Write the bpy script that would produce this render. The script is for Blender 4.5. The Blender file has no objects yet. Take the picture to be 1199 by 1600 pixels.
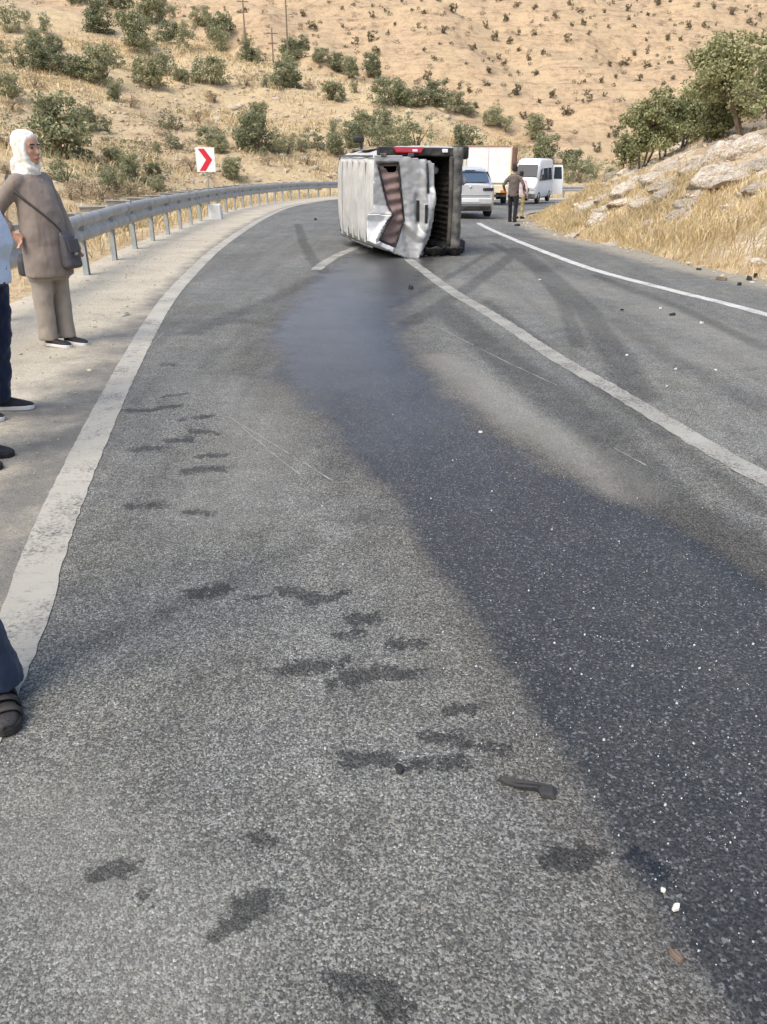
import bpy, bmesh, math, random
import numpy as np
from mathutils import Vector, Matrix, Euler

random.seed(7); np.random.seed(7)
SC = bpy.context.scene
COL = SC.collection

# ------------------------------------------------------------------ camera
CAM_H = 1.5; PITCH = 24.5; FPX = 1230.0            # focal length in pixels of a 1199x1600 picture
cam_d = bpy.data.cameras.new('camera'); cam = bpy.data.objects.new('camera', cam_d); COL.objects.link(cam)
cam.location = (0, 0, CAM_H); cam.rotation_euler = (math.radians(90 - PITCH), 0, 0)
cam_d.sensor_fit = 'VERTICAL'; cam_d.sensor_height = 24.0; cam_d.lens = 24.0 * FPX / 1600.0
cam_d.clip_start = 0.05; cam_d.clip_end = 3000
SC.camera = cam

# ------------------------------------------------------------------ sky, sun, exposure
SUN_EL, SUN_AZ = 55.0, -138.0                       # azimuth: degrees clockwise from +Y (negative: to the left, behind the camera)
w = bpy.data.worlds.new('World'); SC.world = w; w.use_nodes = True
wn = w.node_tree; bg = wn.nodes['Background']
sky = wn.nodes.new('ShaderNodeTexSky'); sky.sky_type = 'NISHITA'; sky.sun_disc = False
sky.sun_elevation = math.radians(SUN_EL); sky.sun_rotation = math.radians(SUN_AZ)
sky.air_density = 1.0; sky.dust_density = 2.5; sky.ozone_density = 1.0
wn.links.new(sky.outputs[0], bg.inputs[0]); bg.inputs[1].default_value = 0.15
sd = bpy.data.lights.new('sun', 'SUN'); sun = bpy.data.objects.new('sun', sd); COL.objects.link(sun)
sd.energy = 1.3; sd.angle = math.radians(42); sd.color = (1.0, 0.95, 0.85)
_e, _a = math.radians(SUN_EL), math.radians(SUN_AZ)
sdir = Vector((math.sin(_a) * math.cos(_e), math.cos(_a) * math.cos(_e), math.sin(_e)))
sun.rotation_euler = sdir.to_track_quat('Z', 'Y').to_euler()
SC.view_settings.view_transform = 'Standard'; SC.view_settings.look = 'None'
SC.view_settings.gamma = 1.0; SC.view_settings.use_curve_mapping = False
SC.view_settings.exposure = 1.05
try:
    SC.cycles.use_denoising = True; SC.cycles.max_bounces = 6
except Exception: pass

# ------------------------------------------------------------------ numpy helpers: noise, curves, terrain
def sstep(a, b, x):
    t = np.clip((x - a) / (b - a), 0, 1); return t * t * (3 - 2 * t)
def _h(ix, iy, seed):
    n = (ix.astype(np.int64) * 374761393 + iy.astype(np.int64) * 668265263 + seed * 974711) & 0x7fffffff
    n = ((n ^ (n >> 13)) * 1274126177) & 0x7fffffff
    return ((n ^ (n >> 16)) & 0xffff) / 65535.0
def vnoise(x, y, seed=0):
    x = np.asarray(x, float); y = np.asarray(y, float)
    ix = np.floor(x); iy = np.floor(y); fx = x - ix; fy = y - iy
    ux = fx * fx * (3 - 2 * fx); uy = fy * fy * (3 - 2 * fy)
    a = _h(ix, iy, seed); b = _h(ix + 1, iy, seed); c = _h(ix, iy + 1, seed); d = _h(ix + 1, iy + 1, seed)
    return (a + (b - a) * ux) * (1 - uy) + (c + (d - c) * ux) * uy
def fbm(x, y, seed=0, o=4):
    s = 0; a = .5; x = np.asarray(x, float); y = np.asarray(y, float)
    for i in range(o):
        s = s + a * (vnoise(x, y, seed + i) - .5); x = x * 2.03; y = y * 2.03; a *= .5
    return s
def zr(x, y):                                       # road grade: level near the camera, falling away round the bend
    x = np.asarray(x, float); y = np.asarray(y, float)
    d = np.clip(y - 13.0, 0, 62); d = d * d / (d + 2.0)
    return -(0.021 + 0.009 * sstep(-2, 8, x)) * d
def ray(px, py):
    dx = (px - 599.5) / FPX; dy = (800 - py) / FPX
    p = math.radians(PITCH)
    v = np.array([dx, math.cos(p) + dy * math.sin(p), -math.sin(p) + dy * math.cos(p)])
    return v
def march(px, py, f, tmax=700):
    v = ray(px, py); t = np.geomspace(0.6, tmax, 420)
    for lvl in range(3):
        z = CAM_H + v[2] * t; g = f(v[0] * t, v[1] * t)
        k = np.argmax(z < g)
        if not (z[k] < g[k]): k = len(t) - 1
        k0 = max(k - 1, 0); t = np.linspace(t[k0], t[k], 14)
    tt = t[-1] * .5 + t[0] * .5
    x, y = v[0] * tt, v[1] * tt
    return Vector((x, y, float(f(np.array([x]), np.array([y]))[0])))
def G(px, py): return march(px, py, zr)
def catmull(pts, step):
    P = [np.array(p, float) for p in pts]; P = [2 * P[0] - P[1]] + P + [2 * P[-1] - P[-2]]
    out = []
    for i in range(1, len(P) - 2):
        n = max(2, int(np.linalg.norm(P[i + 1] - P[i]) / step))
        for k in range(n):
            t = k / n
            out.append(.5 * ((2 * P[i]) + (-P[i - 1] + P[i + 1]) * t + (2 * P[i - 1] - 5 * P[i] + 4 * P[i + 1] - P[i + 2]) * t * t + (-P[i - 1] + 3 * P[i] - 3 * P[i + 1] + P[i + 2]) * t ** 3))
    out.append(P[-2]); return np.array(out)
def sdist(x, y, poly):                              # signed distance to a polyline, positive on its left
    x = np.asarray(x, float); y = np.asarray(y, float)
    best = np.full(x.shape, 1e18); sg = np.ones(x.shape)
    for a, b in zip(poly[:-1], poly[1:]):
        d = b - a; L = d @ d + 1e-12
        t = np.clip(((x - a[0]) * d[0] + (y - a[1]) * d[1]) / L, 0, 1)
        ex = x - a[0] - t * d[0]; ey = y - a[1] - t * d[1]; q = ex * ex + ey * ey
        m = q < best - 1e-9; best = np.where(m, q, best)
        sg = np.where(m, np.where(d[0] * (y - a[1]) - d[1] * (x - a[0]) >= 0, 1., -1.), sg)
    return np.sqrt(best) * sg
def g2(px, py): v = G(px, py); return (v.x, v.y)

RAIL = catmull([(-2.6, -14), (-2.9, -6), (-3.25, 0), (-3.6, 5), (-4.12, 12), (-4.4, 15), (-4.62, 18), (-4.95, 22.5), (-5.15, 27), (-5.05, 34), (-4.3, 42), (-2.6, 48), (1, 52.6), (6, 56), (13, 58.6), (24, 60), (60, 60)], 1.0)
EDGE = catmull([(6.6, -14), (6.2, -2), (5.6, 5), (4.9, 10.2), (4.35, 12), (4.0, 14.8), (3.65, 17), (3.75, 21), (4.1, 25), (5.2, 30), (7.4, 35), (10.5, 39.5), (15.5, 43.5), (24, 46), (60, 46)], 1.0)
LLINE = catmull([(-.75, -4), (-.93, 0), g2(30, 985), g2(50, 918), g2(82, 830), g2(118, 745), g2(160, 655), g2(205, 565), g2(254, 480), g2(296, 430), g2(355, 377), g2(408, 343), g2(448, 325), g2(484, 317), g2(530, 311), (-.1, 46.4), (4, 50), (10, 52.8), (24, 54), (60, 54)], .4)
RLINE = catmull([(5.6, -3), (4.9, 3), g2(1199, 492), g2(1054, 455), g2(908, 415), g2(812, 378), g2(746, 347), (3.2, 28), (4.6, 33), (7.2, 38), (11, 42), (17, 45.6), (28, 47.4), (60, 47.4)], .4)
CLINE = catmull([(3.3, -3), (2.75, 1.2), g2(1199, 750), g2(1116, 704.6), g2(1033, 654.6), g2(950, 605), g2(866, 557), g2(775, 496), g2(700, 451), g2(638, 405)], .4)
CLINE2 = catmull([g2(494, 422), g2(505, 413), g2(530, 398), g2(565, 384)], .15)

CREST = np.array([(-400, 200), (-120, 165), (-33, 130), (-4, 110), (10, 90), (20, 78), (40, 68), (400, 60)], float)
def H(x, y):
    x = np.asarray(x, float); y = np.asarray(y, float)
    base = zr(x, y) - .035
    s = sdist(x, y, RAIL); t = -sdist(x, y, EDGE)
    # outside the guardrail: verge, shallow ditch, then the near hill
    so = np.maximum(s - .45, 0)
    rough = fbm(x * .09, y * .09, 3, 5) * 2.6 * sstep(4, 25, so) + fbm(x * .5, y * .5, 9, 4) * .5 * sstep(.5, 5, so)
    led = fbm(x * .03, y * .03, 17, 3)
    hill = .235 * np.maximum(so - 5, 0) * sstep(3, 14, so) - .55 * sstep(.2, 3.2, so) + rough + led * 5 * sstep(12, 40, so)
    near = base + hill
    yc = np.interp(x, CREST[:, 0], CREST[:, 1]) + fbm(x * .05, y * 0 + 3, 21, 3) * 10
    over = np.maximum(y - yc, 0)
    near = near - np.maximum(over, 0) * .42 * sstep(0, 18, over) - over * .12
    far = -6 + .335 * np.maximum(y - 178 - .1 * x + fbm(x * .012, y * .012, 31, 4) * 46, 0) ** 1.0 + fbm(x * .05, y * .05, 33, 5) * 9 * sstep(175, 230, y); far = far + .55 * np.sin(far * 1.05 + 5 * fbm(x * .02, y * .02, 37, 3)) * sstep(180, 230, y)
    out = np.where(s > 0, np.where(y > 150, np.maximum(np.maximum(near, far), -7), np.maximum(near, -7)), base)
    # rocky cut bank on the right
    tb = np.maximum(t - .1, 0)
    k = fbm(x * .35, y * .35, 41, 4); k2 = fbm(x * 1.1, y * 1.1, 45, 4)
    prof = .44 * tb * sstep(0, 2.6, tb) + .1 * sstep(0, 1, tb)
    strata = (x * .55 - y * .5 + 4 * k)
    ledge = (np.abs((strata / 1.3) % 1 - .5) - .25) * .55
    bank = base + prof + (k * 1.0 + ledge * .6) * sstep(1.2, 4.5, tb) + k2 * .25 * sstep(.3, 2, tb)
    bank = np.where(tb > 9, bank - (tb - 9) * .2, bank)
    out = np.where(t > 0, bank, out)
    inn = np.where((t > 0) & (y > 120), np.maximum(out, far), out)
    return inn

# ------------------------------------------------------------------ materials
MATS = {}
class NT:
    def __init__(s, name, rough=.8, spec=.3):
        m = bpy.data.materials.new(name); m.use_nodes = True; s.m = m; s.t = m.node_tree
        s.b = s.t.nodes['Principled BSDF']; s.b.inputs['Roughness'].default_value = rough
        s.b.inputs['Specular IOR Level'].default_value = spec; MATS[name] = m
    def n(s, t, **k):
        o = s.t.nodes.new('ShaderNode' + t)
        for a, v in k.items():
            if hasattr(o, a): setattr(o, a, v)
        return o
    def l(s, a, b): s.t.links.new(a, b)
    def co(s, kind='Object'): return s.n('TexCoord').outputs[kind]
    def mapv(s, v, sc):
        o = s.n('Mapping'); o.inputs['Scale'].default_value = sc; s.l(v, o.inputs['Vector']); return o.outputs[0]
    def noise(s, v, sc, det=4, rough=.55, out=0, dist=0):
        o = s.n('TexNoise'); o.inputs['Scale'].default_value = sc; o.inputs['Detail'].default_value = det
        o.inputs['Roughness'].default_value = rough; o.inputs['Distortion'].default_value = dist; s.l(v, o.inputs['Vector']); return o.outputs[out]
    def vor(s, v, sc, out='Color', feat='F1', rnd=1):
        o = s.n('TexVoronoi', feature=feat); o.inputs['Scale'].default_value = sc; o.inputs['Randomness'].default_value = rnd
        s.l(v, o.inputs['Vector']); return o.outputs[out]
    def ramp(s, f, stops, interp='LINEAR'):
        o = s.n('ValToRGB'); r = o.color_ramp; r.interpolation = interp
        while len(r.elements) < len(stops): r.elements.new(.5)
        for e, (p, c) in zip(r.elements, stops):
            e.position = p; e.color = (c if len(c) == 4 else (*c, 1)) if hasattr(c, '__len__') else (c, c, c, 1)
        s.l(f, o.inputs[0]); return o.outputs[0]
    def mix(s, f, a, b, mode='MIX'):
        o = s.n('Mix', data_type='RGBA', blend_type=mode)
        for i, v in ((0, f), (6, a), (7, b)):
            if hasattr(v, 'is_linked'): s.l(v, o.inputs[i])
            elif i == 0: o.inputs[0].default_value = v
            else: o.inputs[i].default_value = (*v, 1) if hasattr(v, '__len__') else (v, v, v, 1)
        return o.outputs[2]
    def math(s, op, a, b=0., c=None):
        o = s.n('Math', operation=op)
        for i, v in enumerate((a, b) if c is None else (a, b, c)):
            if hasattr(v, 'is_linked'): s.l(v, o.inputs[i])
            else: o.inputs[i].default_value = v
        o.use_clamp = False; return o.outputs[0]
    def attr(s, nm, out='Fac'): return s.n('Attribute', attribute_name=nm).outputs[out]
    def bump(s, h, st=.3, d=.01, nrm=None):
        o = s.n('Bump'); o.inputs['Strength'].default_value = st; o.inputs['Distance'].default_value = d; s.l(h, o.inputs['Height'])
        if nrm: s.l(nrm, o.inputs['Normal'])
        s.l(o.outputs[0], s.b.inputs['Normal']); return o.outputs[0]
    def base(s, c):
        if hasattr(c, 'is_linked'): s.l(c, s.b.inputs['Base Color'])
        else: s.b.inputs['Base Color'].default_value = (*c, 1)
        return s
    def rough(s, c):
        if hasattr(c, 'is_linked'): s.l(c, s.b.inputs['Roughness'])
        else: s.b.inputs['Roughness'].default_value = c

def simple(name, c, rough=.6, var=.12, sc=6., spec=.3, metal=0., bump=0., bsc=60., dirt=None, dsc=3., coat=0.):
    t = NT(name, rough, spec); v = t.co()
    n = t.noise(v, sc, 5, .6)
    c = np.array(c); col = t.ramp(n, [(.3, tuple(c * (1 - var))), (.7, tuple(np.minimum(c * (1 + var), 1)))])
    if dirt is not None:
        d = t.noise(v, dsc, 8, .65, dist=.4); f = t.ramp(d, [(.45, 0.), (.68, 1.)]); col = t.mix(t.math('MULTIPLY', f, dirt[3] if len(dirt) > 3 else .7), col, dirt[:3])
        t.rough(t.math('MULTIPLY_ADD', f, .3, rough))
    t.base(col); t.b.inputs['Metallic'].default_value = metal; t.b.inputs['Coat Weight'].default_value = coat
    if bump: t.bump(t.noise(v, bsc, 4, .6), bump, .02)
    return t.m

def m_road():
    t = NT('asphalt', .85, .35); v = t.co()
    wet = t.attr('wet'); damp = t.attr('damp'); pr = t.attr('footmark'); tread = t.attr('tread'); pale = t.attr('pale')
    cell = t.vor(v, 190, 'Color'); cd = t.vor(v, 190, 'Distance'); c2 = t.vor(v, 150, 'Color')
    g = t.n('SeparateColor'); t.l(cell, g.inputs[0]); g2_ = t.n('SeparateColor'); t.l(c2, g2_.inputs[0])
    stone = t.ramp(g.outputs[0], [(0, (.060, .060, .052)), (.35, (.135, .134, .118)), (.75, (.228, .226, .198)), (.95, (.305, .30, .268)), (1, (.46, .455, .42))])
    c3 = t.vor(v, 80, 'Color'); g3 = t.n('SeparateColor'); t.l(c3, g3.inputs[0])
    stone = t.mix(t.math('MULTIPLY', t.ramp(g3.outputs[0], [(.84, 0.), (.87, 1.)]), .55), stone, t.ramp(g3.outputs[1], [(0, (.30, .28, .23)), (.5, (.34, .335, .31)), (1, (.24, .25, .245))])); stone = t.mix(t.math('MULTIPLY', t.ramp(g3.outputs[0], [(.10, 1.), (.13, 0.)]), .5), stone, (.05, .05, .048))
    tint = t.mix(.10, stone, t.ramp(g.outputs[1], [(0, (.2, .15, .11)), (.5, (.16, .16, .15)), (1, (.12, .13, .14))]))
    pores = t.ramp(t.noise(v, 120, 3, .6), [(.40, 0.), (.50, 1.)])
    col = t.mix(pores, (.062, .061, .055), tint)
    big = t.ramp(t.noise(v, .55, 5, .62), [(.3, .74), (.7, 1.16)])
    mid = t.ramp(t.noise(v, 6., 5, .65), [(.3, .80), (.7, 1.18)])
    col = t.mix(1., col, big, 'MULTIPLY'); col = t.mix(1., col, mid, 'MULTIPLY')
    warm = t.ramp(t.noise(v, 1.3, 4, .6), [(.4, 0.), (.75, .55)]); col = t.mix(warm, col, t.mix(1., col, (1.06, 1.02, .86), 'MULTIPLY'))
    # long drag streaks along the lane
    sv = t.mapv(v, (3.2, .22, 1)); st = t.ramp(t.noise(sv, 1.5, 6, .65, dist=.3), [(.38, .88), (.62, 1.08)]); col = t.mix(1., col, st, 'MULTIPLY')
    # broken shape edges for each stain
    lf = t.noise(v, 1.7, 5, .65, dist=.5); nz = t.noise(v, 7, 6, .7); nf = t.noise(v, 55, 3, .6); nn = t.math('ADD', t.math('MULTIPLY', t.math('SUBTRACT', nz, .5), .5), t.math('MULTIPLY', t.math('SUBTRACT', nf, .5), .55))
    def edge(a, lo, hi): return t.ramp(t.math('ADD', a, t.math('MULTIPLY', nn, 1.)), [(lo, 0.), (hi, 1.)])
    fdamp = edge(damp, .35, .85); ftread = edge(tread, .3, .75); fpale = edge(pale, .25, .9); fwet = t.ramp(t.math('ADD', wet, t.math('ADD', t.math('MULTIPLY', nn, .8), t.math('MULTIPLY', t.math('SUBTRACT', lf, .5), 1.1))), [(.34, 0.), (.72, 1.)]); n4 = t.math('ADD', t.math('MULTIPLY', t.math('SUBTRACT', nf, .5), 1.5), t.math('MULTIPLY', t.math('SUBTRACT', t.noise(v, 11, 5, .7, dist=.6), .5), 2.1)); fpr = t.ramp(t.math('ADD', t.math('MULTIPLY', pr, .8), n4), [(.42, 0.), (.58, 1.)])
    col = t.mix(t.math('MULTIPLY', fpale, .75), col, t.mix(.55, col, (.30, .285, .235)))
    col = t.mix(t.math('MULTIPLY', ftread, .58), col, t.mix(1., col, (.36, .36, .37), 'MULTIPLY'))
    col = t.mix(t.math('MULTIPLY', fdamp, .5), col, t.mix(1., col, (.55, .50, .48), 'MULTIPLY'))
    sp = t.ramp(g2_.outputs[0], [(.90, 0.), (.96, 1.)])
    wc = t.mix(1., col, (.265, .262, .252), 'MULTIPLY'); wc = t.mix(t.math('MULTIPLY', sp, .5), wc, (.24, .24, .23))
    col = t.mix(t.math('MULTIPLY', fwet, .93), col, wc)
    col = t.mix(t.math('MULTIPLY', fpr, .88), col, t.mix(1., col, (.30, .30, .30), 'MULTIPLY'))
    dst = t.ramp(t.math('ADD', t.attr('dust'), t.math('MULTIPLY', t.math('ADD', nn, t.math('SUBTRACT', lf, .5)), .9)), [(.3, 0.), (.8, 1.)]); col = t.mix(t.math('MULTIPLY', dst, .8), col, t.mix(.35, (.42, .36, .26), col))
    t.base(col)
    pool = t.attr('pool'); fpool = t.math('MULTIPLY', t.ramp(t.math('ADD', pool, t.math('MULTIPLY', t.math('SUBTRACT', lf, .5), .8)), [(.1, 0.), (1., .72)]), fwet)
    r = t.math('MULTIPLY_ADD', fwet, -.46, .86); r = t.math('MULTIPLY_ADD', fpool, .02, r); r = t.math('MULTIPLY_ADD', fpr, -.18, r); t.rough(r)
    t.l(t.math('MULTIPLY_ADD', fpool, .55, t.math('MULTIPLY_ADD', fwet, .15, .35)), t.b.inputs['Specular IOR Level'])
    t.l(fpool, t.b.inputs['Coat Weight']); t.b.inputs['Coat Roughness'].default_value = .42; t.b.inputs['Coat IOR'].default_value = 1.6
    hgt = t.math('ADD', t.math('MULTIPLY', cd, -1.), t.math('MULTIPLY', t.noise(v, 150, 2, .5), .8))
    t.bump(t.math('MULTIPLY', hgt, t.math('MULTIPLY_ADD', fpool, -.22, t.math('MULTIPLY_ADD', fwet, -.68, 1.))), .55, .006)
    return t.m
def m_gravel():
    t = NT('shoulder_grit', .95, .15); v = t.co()
    cell = t.vor(v, 90, 'Color'); g = t.n('SeparateColor'); t.l(cell, g.inputs[0])
    st = t.ramp(g.outputs[0], [(0, (.24, .215, .165)), (.5, (.40, .36, .28)), (1, (.58, .53, .43))])
    dust = t.ramp(t.noise(v, 1.6, 6, .65), [(.30, (.30, .268, .205)), (.42, (.45, .395, .295)), (.68, (.58, .51, .385))])
    f = t.ramp(t.noise(v, 9, 5, .6), [(.3, .35), (.7, .85)])
    col = t.mix(f, st, dust)
    grey = t.attr('greyness'); gf = t.ramp(t.math('ADD', grey, t.math('MULTIPLY', t.math('SUBTRACT', t.noise(v, 3, 5, .65), .5), 1.1)), [(.3, 0.), (.8, 1.)])
    col = t.mix(gf, col, t.mix(.6, t.mix(1., col, (.55, .56, .58), 'MULTIPLY'), (.15, .145, .135)))
    pit = t.ramp(t.noise(v, 130, 2, .5), [(.3, .55), (.45, 1.)]); col = t.mix(1., col, pit, 'MULTIPLY')
    blot = t.ramp(t.noise(v, 22, 4, .6), [(.26, .7), (.36, 1.)]); col = t.mix(1., col, blot, 'MULTIPLY')
    t.base(col); t.bump(t.math('ADD', t.noise(v, 120, 3, .6), t.noise(v, 14, 4, .6)), .6, .012)
    return t.m
def m_paint(name, c, wear):
    t = NT(name, .75, .3); v = t.co()
    cell = t.vor(v, 115, 'Color'); g = t.n('SeparateColor'); t.l(cell, g.inputs[0])
    n1 = t.noise(v, 3.2, 6, .7); n2 = t.noise(v, 60, 3, .65); f = t.math('ADD', t.math('MULTIPLY', n1, .6), t.math('MULTIPLY', n2, .5))
    wv = t.mapv(v, (6, 30, 1)); crack = t.ramp(t.noise(wv, 1.2, 6, .7), [(.36, 1.), (.44, 0.)])
    bare = t.math('MAXIMUM', t.ramp(f, [(wear - .06, 1.), (wear + .06, 0.)]), t.math('MULTIPLY', crack, .45))
    dirt = t.ramp(t.noise(v, 1.7, 5, .6), [(.3, tuple(np.array(c) * .74)), (.7, c)])
    col = t.mix(bare, dirt, t.ramp(g.outputs[0], [(0, (.06, .056, .05)), (.6, (.17, .16, .14)), (1, (.3, .28, .25))]))
    t.base(col); t.bump(t.noise(v, 130, 3, .6), .4, .005)
    return t.m
def m_terrain():
    t = NT('hill_soil', .95, .1); v = t.co()
    far = t.attr('far'); bank = t.attr('bank')
    n1 = t.noise(v, .06, 7, .62); n2 = t.noise(v, .5, 6, .65); n3 = t.noise(v, 3.5, 5, .65)
    a = t.ramp(n1, [(.3, (.34, .25, .15)), (.46, (.48, .36, .215)), (.60, (.54, .41, .23)), (.75, (.43, .33, .21))])
    b = t.ramp(n2, [(.30, (.19, .135, .09)), (.44, (.40, .30, .185)), (.58, (.53, .41, .235)), (.75, (.49, .41, .30))])
    col = t.mix(.5, a, b)
    col = t.mix(1., col, t.ramp(n3, [(.3, .68), (.5, 1.), (.75, 1.2)]), 'MULTIPLY')
    # far slope: pinkish soil in faint level terraces
    sv = t.mapv(v, (.035, .035, .55)); s1 = t.noise(sv, 1.5, 6, .7, dist=.6)
    fc = t.ramp(s1, [(.30, (.25, .17, .105)), (.43, (.43, .305, .185)), (.55, (.49, .35, .21)), (.75, (.43, .325, .21))])
    fc = t.mix(1., fc, t.ramp(t.noise(v, .35, 6, .7), [(.36, .56), (.5, .96), (.7, 1.08)]), 'MULTIPLY')
    fc = t.mix(1., fc, t.ramp(t.noise(v, 1.6, 5, .75), [(.36, .58), (.48, .98), (.7, 1.06)]), 'MULTIPLY')
    fc = t.mix(t.ramp(n1, [(.42, 0.), (.7, .6)]), fc, (.48, .36, .205))
    col = t.mix(far, col, fc)
    # bank: pale limestone between red-brown earth
    rv = t.mapv(v, (1., 1., 2.2)); r1 = t.noise(rv, 1.1, 7, .65, dist=.5)
    bc = t.ramp(r1, [(.30, (.24, .135, .08)), (.40, (.44, .325, .20)), (.50, (.55, .45, .32)), (.68, (.62, .555, .45))])
    bc = t.mix(1., bc, t.ramp(t.noise(v, 9, 5, .7), [(.3, .6), (.55, 1.05)]), 'MULTIPLY')
    col = t.mix(bank, col, bc)
    pale = t.ramp(t.noise(v, 1.9, 5, .7), [(.62, 0.), (.7, 1.)]); col = t.mix(t.math('MULTIPLY', pale, .5), col, (.46, .39, .29))
    t.base(col); t.bump(t.math('ADD', t.noise(v, 2.2, 6, .7), t.math('MULTIPLY', t.noise(v, 14, 4, .6), .35)), .8, .18)
    return t.m
def m_leaf(name, c1, c2, c3):
    t = NT(name, .6, .25)
    r = t.n('NewGeometry').outputs['Random Per Island']; ob = t.n('ObjectInfo').outputs['Random']
    col = t.ramp(r, [(0, c1), (.5, c2), (1, c3)])
    hv = t.n('HueSaturation'); t.l(col, hv.inputs['Color']); t.l(t.math('MULTIPLY_ADD', ob, .5, .78), hv.inputs['Value']); t.l(t.math('MULTIPLY_ADD', ob, -.03, .515), hv.inputs['Hue'])
    t.base(hv.outputs[0])
    tr = t.n('BsdfTranslucent'); t.l(hv.outputs[0], tr.inputs[0]); ms = t.n('MixShader'); ms.inputs[0].default_value = .22
    t.l(t.b.outputs[0], ms.inputs[1]); t.l(tr.outputs[0], ms.inputs[2]); t.l(ms.outputs[0], t.t.nodes['Material Output'].inputs[0])
    return t.m
def m_grass():
    t = NT('dry_grass_blade', .75, .2); r = t.n('NewGeometry').outputs['Random Per Island']; v = t.co()
    col = t.ramp(r, [(0, (.44, .31, .145)), (.35, (.60, .46, .235)), (.7, (.70, .57, .33)), (1, (.78, .68, .46))])
    col = t.mix(1., col, t.ramp(t.noise(v, .7, 4, .6), [(.3, .72), (.7, 1.15)]), 'MULTIPLY'); t.base(col)
    tr = t.n('BsdfTranslucent'); t.l(col, tr.inputs[0]); ms = t.n('MixShader'); ms.inputs[0].default_value = .3
    t.l(t.b.outputs[0], ms.inputs[1]); t.l(tr.outputs[0], ms.inputs[2]); t.l(ms.outputs[0], t.t.nodes['Material Output'].inputs[0])
    return t.m
def m_rock():
    t = NT('limestone', .9, .2); v = t.co(); o = t.n('ObjectInfo')
    vv = t.n('VectorMath', operation='ADD'); t.l(v, vv.inputs[0]); t.l(o.outputs['Location'], vv.inputs[1]); v = vv.outputs[0]
    sv = t.mapv(v, (1, 1, 3)); n = t.noise(sv, 2.2, 8, .7, dist=.5)
    col = t.ramp(n, [(.3, (.28, .19, .12)), (.43, (.50, .40, .29)), (.55, (.62, .55, .44)), (.75, (.68, .63, .53))])
    col = t.mix(1., col, t.ramp(t.noise(v, 16, 5, .65), [(.3, .65), (.55, 1.05)]), 'MULTIPLY')
    lich = t.ramp(t.noise(v, 5, 4, .6), [(.6, 0.), (.68, 1.)]); col = t.mix(t.math('MULTIPLY', lich, .5), col, (.26, .25, .22))
    hv = t.n('HueSaturation'); t.l(col, hv.inputs['Color']); t.l(t.math('MULTIPLY_ADD', o.outputs['Random'], .4, .78), hv.inputs['Value']); t.base(hv.outputs[0])
    t.bump(t.math('ADD', t.noise(sv, 5, 7, .7), t.math('MULTIPLY', t.vor(v, 6, 'Distance', 'DISTANCE_TO_EDGE'), 1.2)), .8, .08)
    return t.m
def m_cloth(name, c, wr=14., st=.5, rough=.9, var=.12):
    t = NT(name, rough, .15); v = t.co()
    col = t.ramp(t.noise(v, 7, 4, .6), [(.3, tuple(np.array(c) * (1 - var))), (.7, tuple(np.array(c) * (1 + var)))]); t.base(col)
    fv = t.mapv(v, (1, 1, .35)); a = t.noise(fv, wr, 3, .5, dist=.6); b = t.noise(v, 420, 2, .5)
    t.bump(t.math('ADD', a, t.math('MULTIPLY', b, .06)), st, .03)
    t.b.inputs['Sheen Weight'].default_value = .15
    return t.m
def m_vanpaint():
    t = NT('dusty_white_paint', .45, .4); v = t.co()
    d = t.noise(v, 2.2, 8, .68, dist=.5); sv = t.mapv(v, (1.2, 9, 9)); s = t.noise(sv, 2.5, 7, .72)
    col = t.ramp(d, [(.3, (.44, .43, .385)), (.6, (.58, .57, .52))])
    col = t.mix(t.ramp(s, [(.46, 0.), (.70, .7)]), col, (.33, .295, .235))
    scr = t.ramp(t.noise(t.mapv(v, (14, 1.2, 14)), 2, 6, .75), [(.63, 0.), (.68, .8)]); col = t.mix(scr, col, (.24, .23, .22))
    t.base(col); t.rough(t.math('MULTIPLY_ADD', d, .35, .3)); t.bump(t.noise(v, 3.5, 3, .6), .25, .03)
    return t.m

m_road(); m_gravel(); m_terrain(); m_grass(); m_rock(); m_vanpaint()
m_paint('edge_paint', (.43, .40, .33), .48); m_paint('centre_paint', (.36, .345, .29), .525); m_paint('right_paint', (.60, .58, .52), .47)
m_leaf('oak_leaf', (.15, .17, .075), (.26, .27, .125), (.43, .41, .21))
m_leaf('hill_leaf', (.15, .165, .085), (.24, .25, .135), (.37, .355, .205))
m_leaf('far_leaf', (.11, .10, .052), (.16, .14, .076), (.22, .185, .105))
m_leaf('dry_leaf', (.22, .165, .095), (.31, .24, .14), (.42, .34, .21))
simple('bark', (.17, .125, .085), .9, .35, 12, bump=.6, bsc=30)
simple('galvanised', (.37, .365, .345), .55, .16, 5, .4, .3, dirt=(.34, .30, .23, .55), dsc=4)
simple('galvanised_post', (.37, .40, .39), .55, .16, 8, .5, .4, dirt=(.36, .32, .25, .5), dsc=6)
simple('sign_white', (.74, .74, .72), .45, .05, 3); simple('sign_red', (.58, .025, .045), .45, .08, 3); simple('concrete_white', (.66, .65, .60), .85, .12, 12, bump=.3)
simple('wood_pole', (.20, .145, .10), .9, .25, 10)
simple('black_plastic', (.018, .018, .019), .5, .3, 10, dirt=(.13, .115, .09, .5), dsc=8)
simple('grey_plastic', (.085, .085, .082), .6, .3, 8, dirt=(.26, .23, .18, .7), dsc=6)
simple('dark_interior', (.018, .017, .016), .85, .3, 6); simple('liner_grey', (.06, .057, .05), .8, .25, 9, dirt=(.30, .26, .2, .5))
simple('tailgate_silver', (.36, .365, .355), .38, .12, 3, .5, .25, dirt=(.30, .28, .24, .45), dsc=3.5, bump=.15, bsc=8)
simple('tyre_rubber', (.022, .022, .022), .85, .3, 12, dirt=(.14, .12, .09, .6)); simple('rim_metal', (.36, .36, .36), .4, .15, 8, .5, .7)
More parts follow.
